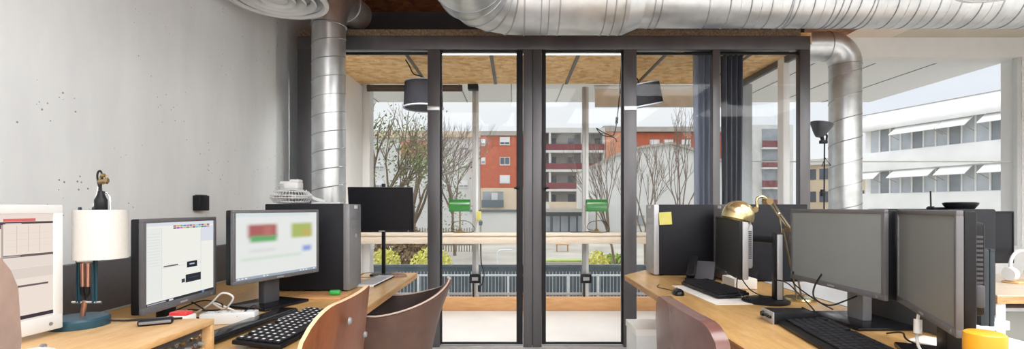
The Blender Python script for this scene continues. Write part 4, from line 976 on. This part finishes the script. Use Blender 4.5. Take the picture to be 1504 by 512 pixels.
MB().box(-.02, .012, -.012, .012, Z(288, 4.35), Z(278, 4.35), .003).build('switch', 'black', t)
MB().lathe([(0, 0), (.13, 0), (.13, .015), (.02, .025), (0, .025)], 36).build('base', 'black', t)

# ================================================================== outside
struct('ground_street', MB().box(-80, 110, 6.3, 140, -1.3, -1.0), 'ground', 'pale paving and street outside below the windows', 'ground')
t = thing('balcony_railing', 'white metal railing with wire mesh outside below the windows', 'railing', (0, 10, -1))
MB().box(-9, 12, -.02, .02, .775, .81, .004).box(-9, 12, -.015, .015, .26, .285).build('rail', 'rail_white', t)
k = 0
for x in [-8.8+.62*i for i in range(34)]: MB().box(x-.022, x+.022, -.02, .02, 0, .79, .003).build('post', 'rail_white', t)
mm = MB()
for i in range(300): mm.box(-9+.07*i-.004, -9+.07*i+.004, -.004, .004, .02, .87)
mm.build('mesh_bars', 'rail_white', t)
tag(MB().box(-9.5, 12.5, 10.25, 10.3, -1, -.06).m(1).box(-9.5, 12.5, 10.22, 10.34, -.07, -.02).build('garden_screen', ['slate_panel', 'shop_dark']), 'slate grey screen panel behind the white railing', 'screen panel')
def bush(label, x, y, z, r_, mat, n=420, sz=.05, zz=.8, seed=1, group=None):
    rg_ = random.Random(seed); t = thing('bush', label, 'bush', (x, y, -1), 0, group); m = MB(); s_ = MB()
    for k in range(n):
        while True:
            p = Vector((rg_.uniform(-1, 1), rg_.uniform(-1, 1), rg_.uniform(-1, 1)))
            if .25 < p.length < 1: break
        p = Vector((p.x*r_, p.y*r_, p.z*r_*zz+z+1)); q = Vector((rg_.uniform(-1, 1), rg_.uniform(-1, 1), rg_.uniform(-.4, 1))).normalized(); o_ = q.orthogonal().normalized(); s2 = q.cross(o_); e = sz*rg_.uniform(.6, 1.4)
        m.add([p-o_*e, p+s2*e*.5, p+o_*e, p-s2*e*.5], [(0, 1, 2, 3)])
    m.build('foliage', mat, t, smooth=0)
    for k in range(7):
        a = 2*PI*k/7; s_.tube([(0, 0, 0), (r_*.6*math.cos(a), r_*.6*math.sin(a), z+1)], [.02, .008], 5)
    s_.build('stem', 'bark', t)
bush('yellow green bush at left beneath the pole monitor', X(566, 13.5), 13.5, -.36, .42, 'leaf_yellow', 700, .055, 1, 3)
bush('yellow green bush left of the first window post', X(634, 13), 13, -.38, .58, 'leaf_yellow', 1300, .055, .9, 4)
bush('yellow green bush right of the second window post', X(876, 14), 14, -.44, .36, 'leaf_yellow', 600, .055, 1.1, 5)
bush('low bright green bush beside the right yellow bush', X(902, 16.5), 16.5, -.55, .42, 'leaf_green', 500, .07, .35, 6)
bush('wide brown hedge seen between the two left yellow bushes', X(600, 17.5), 17.5, -.35, 1.25, 'hedge', 1500, .09, .6, 8)
def tree(label, x, y, h, levels, spread, seed, r0=.09, trunk=.3, lean=(0, 0), foliage=None, nfork=3, bend=.3):
    rg_ = random.Random(seed); t = thing('tree', label, 'tree', (x, y, -1)); m = MB(); tips = []
    def grow(p, d, ln, r_, lv):
        q = p; pts = [p]; dd = d.copy()
        for k in range(3):
            dd = (dd+Vector((rg_.uniform(-1, 1), rg_.uniform(-1, 1), rg_.uniform(-.3, .8)))*bend*.35).normalized(); q = q+dd*ln/3; pts.append(q)
        m.tube(pts, [r_, r_*.9, r_*.78, r_*.66], 5 if lv < 2 else 3, caps=False)
        tips.append((q, lv)); tips.append((pts[2], lv))
        if lv >= levels: return
        for k in range(nfork if lv else nfork+2):
            a = rg_.uniform(0, 2*PI); s_ = spread*rg_.uniform(.5, 1.1)
            o_ = dd.orthogonal().normalized(); o2 = dd.cross(o_)
            nd = (dd+(o_*math.cos(a)+o2*math.sin(a))*s_+Vector((0, 0, .12))).normalized()
            grow(pts[rg_.choice((2, 3, 3))], nd, ln*rg_.uniform(.6, .86), r_*.6, lv+1)
    grow(Vector((0, 0, 0)), Vector((lean[0], lean[1], 1)).normalized(), h*trunk, r0, 0)
    m.build('branches', 'bark', t, smooth=60)
    if foliage:
        mat, n, sz, zl, zh = foliage; f = MB(); c_ = [p for p, lv in tips if zl < p.z < zh] or [p for p, lv in tips]
        for k in range(n):
            p = rg_.choice(c_)+Vector((rg_.gauss(0, .3), rg_.gauss(0, .3), rg_.gauss(0, .3))); q = Vector((rg_.uniform(-1, 1), rg_.uniform(-1, 1), rg_.uniform(-1, 1))).normalized(); o_ = q.orthogonal().normalized(); s2 = q.cross(o_); e = sz*rg_.uniform(.6, 1.4)
            f.add([p-o_*e, p+s2*e*.55, p+o_*e, p-s2*e*.55], [(0, 1, 2, 3)])
        f.build('foliage', mat, t, smooth=0)
tree('large bare tree with many thin branches behind the left pane', X(606, 21), 21, 7.2, 5, .62, 11, .12, .30, (.05, 0), ('leaf', 500, .05, .5, 4), 3, .35)
tree('ivy covered tree beside the white inner wall at far left', X(556, 19), 19, 6.6, 4, .5, 21, .14, .34, (0, 0), ('leaf', 1500, .06, .8, 5.5), 3, .3)
tree('bare tree between large tree and first window post', X(668, 22), 22, 6.2, 5, .6, 33, .08, .30, (-.08, 0), ('leaf', 300, .05, .5, 3), 3, .35)
tree('thin bare sapling right of the second window post', X(905, 15), 15, 3.9, 4, .38, 44, .05, .36, (-.1, 0), None, 3, .25)
tree('thin bare tree in front of the white gable wall', X(948, 15), 15, 4.6, 4, .45, 57, .05, .34, (.08, 0), None, 3, .25)
tree('thin bare tree nearest to the left slate curtain', X(990, 16), 16, 4.9, 4, .42, 68, .045, .36, (.05, 0), None, 3, .25)
# buildings at the back (far facades)
YB = 71.
def bx(p): return X(p, YB)
def bz(p): return Z(p, YB)
def win(t, x0, x1, z0, z1, y, glassm, mull=True, shut=None):
    f = MB().box(x0, x1, y-.12, y+.02, z0-.12, z1).build('window', 'bld_white', t)
    d = MB()
    if shut: d.m(1).box(x0+.08, x1-.08, y-.15, y-.1, z0+(z1-z0)*shut, z1-.06); d.m(0)
    if not shut or shut > .15:
        zz = z1-.1 if not shut else z0+(z1-z0)*shut
        if mull: d.box(x0+.1, (x0+x1)/2-.05, y-.14, y-.08, z0+.05, zz).box((x0+x1)/2+.05, x1-.1, y-.14, y-.08, z0+.05, zz)
        else: d.box(x0+.1, x1-.1, y-.14, y-.08, z0+.05, zz)
    d.build('pane', [glassm, 'shutter'], f)
t = thing('apartment_building', 'orange brick apartment block with white windows between window posts', 'building', (0, 0, 0))
MB().box(bx(706), bx(797), YB, YB+14, bz(276), bz(199)).build('brick_wall', 'red_brick', t)
MB().box(bx(705.5), bx(797), YB-.3, YB+14, bz(199), bz(192.5)).build('cornice', 'bld_cornice', t)
MB().box(bx(706), bx(797), YB-.05, YB+14, -1, bz(276)).build('ground_floor', 'bld_beige', t)
for py, sh in ((206, .3), (235.5, None), (262, .05)): win(t, bx(734), bx(749), bz(py+6), bz(py-5), YB, 'win_dark', True, sh)
for py, sh in ((208, .3), (235, .4)): win(t, bx(706.5), bx(713), bz(py+5), bz(py-4), YB, 'win_grey', False, sh)
for py, sh in ((208, .3), (236, .3)): win(t, bx(771), bx(786), bz(py+6), bz(py-5), YB, 'win_dark', True, sh)
m = MB(); m.box(bx(709), bx(739), YB-.2, YB, bz(303), bz(281)); m.m(1)
m.box(bx(722), bx(731), YB-.25, YB-.1, bz(300), bz(283)); m.build('loggia', ['win_grey', 'bld_white'], t)
MB().box(bx(708), bx(740), YB-1.2, YB-1.1, bz(304.5), bz(293.5)).build('balcony_rail', 'slate_panel', t)
t = thing('apartment_building', 'white apartment block with dark red balconies right of the double doors', 'building', (0, 0, 0))
MB().box(bx(797.4), bx(888), YB+1.6, YB+14, -1, bz(188)).build('back_wall', 'recess', t)
MB().box(bx(797.3), bx(888.7), YB-.3, YB+14, bz(195), bz(188)).build('roof_slab', 'bld_white', t)
MB().box(bx(806), bx(809), YB-.25, YB+1.6, -1, bz(195)).box(bx(853.5), bx(857.5), YB-.25, YB+1.6, -1, bz(195)).box(bx(885), bx(888.5), YB-.1, YB+1.6, -1, bz(195)).build('pillar', 'bld_white', t)
for py in (222.5, 250.5, 279, 307):
    MB().box(bx(797.4), bx(888), YB-.4, YB+1.6, bz(py+1.7), bz(py-1.7)).build('balcony_slab', 'bld_white', t)
    if py < 300: MB().box(bx(797.4), bx(887), YB-.3, YB-.2, bz(py-2), bz(py-11)).build('balcony_rail', 'balcony_red', t)
    else: MB().box(bx(797.4), bx(887), YB-.3, YB-.2, bz(py-2), bz(py-11)).build('balcony_rail', 'bld_beige', t)
    for a, b in ((812, 818), (836, 846), (862, 868), (876, 884)): MB().box(bx(a), bx(b), YB+1.5, YB+1.62, bz(py-2), bz(py-22)).build('window', 'win_dark', t)
MB().box(bx(797.6), bx(806), YB-1.2, YB-.41, bz(310), bz(299)).build('air_conditioner', 'bld_white', t)
t = thing('apartment_building', 'salmon brick apartment block behind the white gable wall', 'building', (0, 0, 0))
MB().box(bx(889), bx(912), YB-.6, YB+14, -1, bz(189)).build('brick_wall', 'orange_brick', t)
MB().box(bx(912), bx(1092), YB-.1, YB+14, -1, bz(195)).build('side_wall', 'red_brick', t)
MB().box(bx(889.2), bx(1093), YB-.8, YB+14, bz(194), bz(187)).build('cornice', 'bld_cornice', t)
MB().box(bx(890), bx(908), YB+2, YB+8, bz(187), bz(181)).build('roof_plant', 'bld_cornice', t)
for a in (914, 954, 974, 1000, 1028, 1060):
    for py, sh in ((209, .35), (236, .5)): win(t, bx(a), bx(a+14), bz(py+7), bz(py-4), YB-.1, 'win_grey', True, sh)
t = thing('apartment_building', 'pale beige block behind the large bare tree', 'building', (0, 0, 0))
MB().box(bx(500), bx(704), YB+2, YB+14, -1, bz(198)).build('wall', 'bld_white', t)
MB().box(bx(498), bx(704.5), YB+1.6, YB+14, bz(199), bz(190)).build('cornice', 'bld_beige', t)
MB().box(bx(585), bx(628), YB+1.7, YB+2.2, bz(228), bz(203)).build('brick_panel', 'orange_brick', t)
for a in (545, 575, 640, 672):
    for py in (212, 240, 268): win(t, bx(a), bx(a+14), bz(py+6), bz(py-5), YB+2, 'win_grey', True, .3)
# annexe with shop windows
YS = 42.
t = thing('shop_annexe', 'low annexe with grey framed shop windows below the red balconies', 'building', (0, 0, 0))
MB().box(X(798, YS), X(864, YS), YS, YS+6, -1, Z(307, YS)).build('wall', 'shop_dark', t)
MB().box(X(796, YS), X(866, YS), YS-1.0, YS+6, Z(311, YS), Z(306, YS)).build('roof_slab', 'bld_cornice', t)
for a, b in ((800, 808), (812, 822), (824, 834), (837, 846), (849, 861)): MB().box(X(a, YS), X(b, YS), YS-.06, YS+.02, -.9, Z(317, YS)).build('window', 'win_grey', t)
# white gable
YG = 45.
t = thing('gable_house', 'white rendered house with sloping gable right of the second window post', 'building', (0, 0, 0))
xs = [(X(865, YG), Z(248, YG)), (X(905, YG), Z(229, YG)), (X(940, YG), Z(218, YG)), (X(985, YG), Z(212, YG)), (X(1020, YG), Z(222, YG)), (X(1090, YG), Z(250, YG))]
m = MB(); n = len(xs); Vv = []
for yy in (YG, YG+9):
    Vv += [(xs[0][0], yy, -1)]+[(x, yy, z) for x, z in xs]+[(xs[-1][0], yy, -1)]
k = n+2; m.add(Vv, [tuple(range(k)), tuple(range(k, 2*k))[::-1]]+[(i, (i+1) % k, k+(i+1) % k, k+i) for i in range(k)])
m.build('wall', 'bld_white', t, smooth=0)
m = MB()
for (xa, za), (xb, zb) in zip(xs[:-1], xs[1:]): m.add([(xa, YG-.3, za), (xb, YG-.3, zb), (xb, YG+9.2, zb), (xa, YG+9.2, za), (xa, YG-.3, za+.22), (xb, YG-.3, zb+.22), (xb, YG+9.2, zb+.22), (xa, YG+9.2, za+.22)], [(0, 1, 2, 3), (4, 5, 6, 7), (0, 1, 5, 4), (2, 3, 7, 6), (0, 3, 7, 4), (1, 2, 6, 5)])
m.build('roof', 'bld_cornice', t, smooth=0)
MB().box(X(932, YG), X(946, YG), YG-.1, YG, Z(330, YG), Z(316, YG)).build('window', 'win_grey', t)
# garden wall
YWl = 30.
t = thing('garden_wall', 'long low white garden wall with dark coping', 'garden wall', (0, 0, 0))
MB().box(X(560, YWl), X(766, YWl), YWl, YWl+.3, -1, Z(311, YWl)).build('wall', 'bld_white', t)
MB().box(X(690, YWl), X(768, YWl), YWl-.1, YWl+.4, Z(311, YWl), Z(307.5, YWl)).build('coping', 'shop_dark', t)
# tall white block and ochre block on the right
YT = 60.
t = thing('apartment_building', 'tall white block with maroon balconies seen through the rightmost partition pane', 'building', (0, 0, 0))
MB().box(X(1106, YT), X(1165, YT), YT, YT+9, -1, Z(183, YT)).build('wall', 'bld_white', t)
for py in (206, 235, 264, 292):
    MB().box(X(1119, YT), X(1149, YT), YT-.06, YT+.1, Z(py+1, YT), Z(py-17, YT)).build('loggia', 'win_grey', t)
    MB().box(X(1119, YT), X(1149, YT), YT-.5, YT-.1, Z(py+11, YT), Z(py+1, YT)).build('balcony_rail', 'balcony_red', t)
    MB().box(X(1117, YT), X(1151, YT), YT-.6, YT, Z(py+13.5, YT), Z(py+11, YT)).build('balcony_slab', 'bld_white', t)
t = thing('apartment_building', 'ochre block seen between partition and right duct', 'building', (0, 0, 0), 0)
MB().add
m = MB(); za, zb = Z(238, 62.), Z(226, 62.)
m.add([(X(1176, 62), 62, -1), (X(1236, 62), 55, -1), (X(1236, 62)+8, 66, -1), (X(1176, 62)+8, 73, -1)]+[(X(1176, 62), 62, za), (X(1236, 62), 55, za), (X(1236, 62)+8, 66, za), (X(1176, 62)+8, 73, za)], [(0, 1, 5, 4), (1, 2, 6, 5), (2, 3, 7, 6), (3, 0, 4, 7), (4, 5, 6, 7), (0, 1, 2, 3)])
m.build('wall', 'bld_beige', t)
dvec = (Vector((X(1236, 62), 55, 0))-Vector((X(1176, 62), 62, 0))); nl = dvec.length; dvec.normalize(); ang = math.atan2(dvec.y, dvec.x)
T_ = Matrix.Translation((X(1176, 62), 62, 0)) @ Matrix.Rotation(ang, 4, 'Z')
MB(T_).box(-.2, nl+.2, -.4, 0, za-.5, za+.25).build('cornice', 'bld_white', t)
for zz in (za-2.3, za-5.1):
    for k in range(5): MB(T_).box(.5+k*1.7, 1.8+k*1.7, -.08, .02, zz, zz+1.3).build('window', 'win_dark', t)
# white curved office building at the right
t = thing('office_building', 'white office building with ribbon windows and tilted awnings at right', 'building', (0, 0, 0))
A, B = Vector((X(1267, 36), 36, 0)), Vector((X(1484, 27.7), 27.7, 0)); dv = (B-A).normalized(); Lb = 17.
T_ = Matrix.Translation(A) @ Matrix.Rotation(math.atan2(dv.y, dv.x), 4, 'Z')     # local x along facade, -y outwards (towards camera side)
def ext(prof, x0, x1, mat, name, sm=50):
    m = MB(T_); k = len(prof); m.add([(x0, y, z) for y, z in prof]+[(x1, y, z) for y, z in prof], [tuple(range(k)), tuple(range(k, 2*k))[::-1]]+[(i, (i+1) % k, k+(i+1) % k, k+i) for i in range(k)]); return m.build(name, mat, t, smooth=sm)
ext([(0, 6.75), (-.55, 6.7), (-.62, 6.85), (-.5, 7.2), (-.15, 7.65), (.5, 8.0), (6, 8.1), (6, 6.75)], 0, Lb, 'office_white', 'roof_fascia')
ext([(-.1, 5.15), (-.35, 5.1), (-.5, 4.6), (-.55, 4.1), (-.5, 3.8), (-.1, 3.75), (1, 3.75), (1, 5.15)], 0, Lb, 'office_white', 'parapet')
ext([(-.1, 2.2), (-.3, 2.15), (-.4, 1.5), (-.3, -1), (6, -1), (6, 2.2)], 0, Lb, 'office_white', 'base_wall')
MB(T_).box(0.02, Lb, .25, 6, -1, 7.9).build('core_wall', 'office_white', t)
MB(T_).tube([(0, -.3, 7.95), (Lb, -.3, 7.95)], .035, 6).build('roof_rail', 'bld_cornice', t)
for z0, z1 in ((5.15, 6.75), (2.2, 3.8)):
    nb = 22
    for k in range(nb):
        x0 = .55+.72*k
        MB(T_).box(x0, x0+.64, .08, .2, z0, z1-.02).build('window_pane', 'win_grey' if (k*7+int(z0)) % 3 == 0 else 'win_pale', t)
        MB(T_).box(x0+.64, x0+.72, 0, .2, z0, z1).build('mullion', 'office_white', t)
for z1, spots in ((6.75, ((2.55, 2.8), (5.4, 1.6), (7.6, 2.4))), (3.82, ((2.4, 2.6), (5.3, 1.7), (7.6, 2.6), (.0, 1.5)))):
    for x0, ln in spots:
        m = MB(T_); m.add([(x0, -.1, z1), (x0+ln, -.1, z1), (x0+ln, -.98, z1-.62), (x0, -.98, z1-.62), (x0, -.1, z1+.05), (x0+ln, -.1, z1+.05), (x0+ln, -.98, z1-.57), (x0, -.98, z1-.57)], [(0, 1, 2, 3), (4, 5, 6, 7), (0, 1, 5, 4), (2, 3, 7, 6), (0, 3, 7, 4), (1, 2, 6, 5)])
        m.build('awning', 'office_white', t, smooth=0)
        MB(T_).cyl((x0+.05, -.05, z1-.9), (x0+.05, -.95, z1-.6), .02, 6).cyl((x0+ln-.05, -.05, z1-.9), (x0+ln-.05, -.95, z1-.6), .02, 6).build('awning_arm', 'bld_cornice', t)
# street furniture
t = thing('bike_hoop', 'pale tubular hoop standing on the pavement behind the railing', 'hoop', (X(738, 15), 15, -1))
MB().tube([(-.15, 0, 0), (-.15, 0, .75)]+[(-.15+.12-.12*math.cos(a), 0, .75+.12*math.sin(a)) for a in (.4, .8, 1.2, 1.57)]+[(.3, 0, .87)], .025, 10).build('tube', 'rail_white', t)
t = thing('garden_bench', 'small wooden bench outside before the shop windows', 'bench', (X(826, 24), 24, -1)); t.scale = (.6, .8, .8)
MB().box(-.55, .55, -.2, .2, .42, .47, .01).build('seat', 'base_wood', t); MB().box(-.55, .55, .2, .25, .55, .85, .01).build('backrest', 'base_wood', t)
for x in (-.45, .45):
    for y in (-.15, .2): MB().box(x-.03, x+.03, y-.03, y+.03, 0, .86 if y > 0 else .42).build('leg', 'base_wood', t)
t = thing('planter', 'long low stone planter behind the railing in the middle', 'planter', (X(826, 17), 17, -1))
MB().box(-.9, .8, -.25, .25, 0, .30, .03).build('trough', 'ground', t); MB().box(-.85, .75, -.2, .2, .28, .36, .05).build('moss', 'leaf_green', t)
t = thing('street_lamp', 'thin grey lamp post outside left of the doors', 'street lamp', (X(706, 16), 16, -1))
MB().cyl((0, 0, 0), (0, 0, 1.6), .03, 10).build('pole', 'bld_cornice', t); MB().lathe([(0, 1.6), (.05, 1.6), (.07, 1.72), (0, 1.8)], 16).build('head', 'shop_dark', t)

t = thing('picket_fence', 'weathered grey picket fence outside behind the bushes at left', 'fence', (0, 24, -1))
pk = MB()
for k in range(34): pk.box(-6.4+.13*k, -6.4+.13*k+.06, 0, .025, 0, 1.15+.02*(k % 3))
pk.build('pickets', 'hedge_grey', t); MB().box(-6.4, -2.0, .025, .06, .3, .38).build('rail', 'hedge_grey', t); MB().box(-6.4, -2.0, .025, .06, .9, .98).build('rail', 'hedge_grey', t)
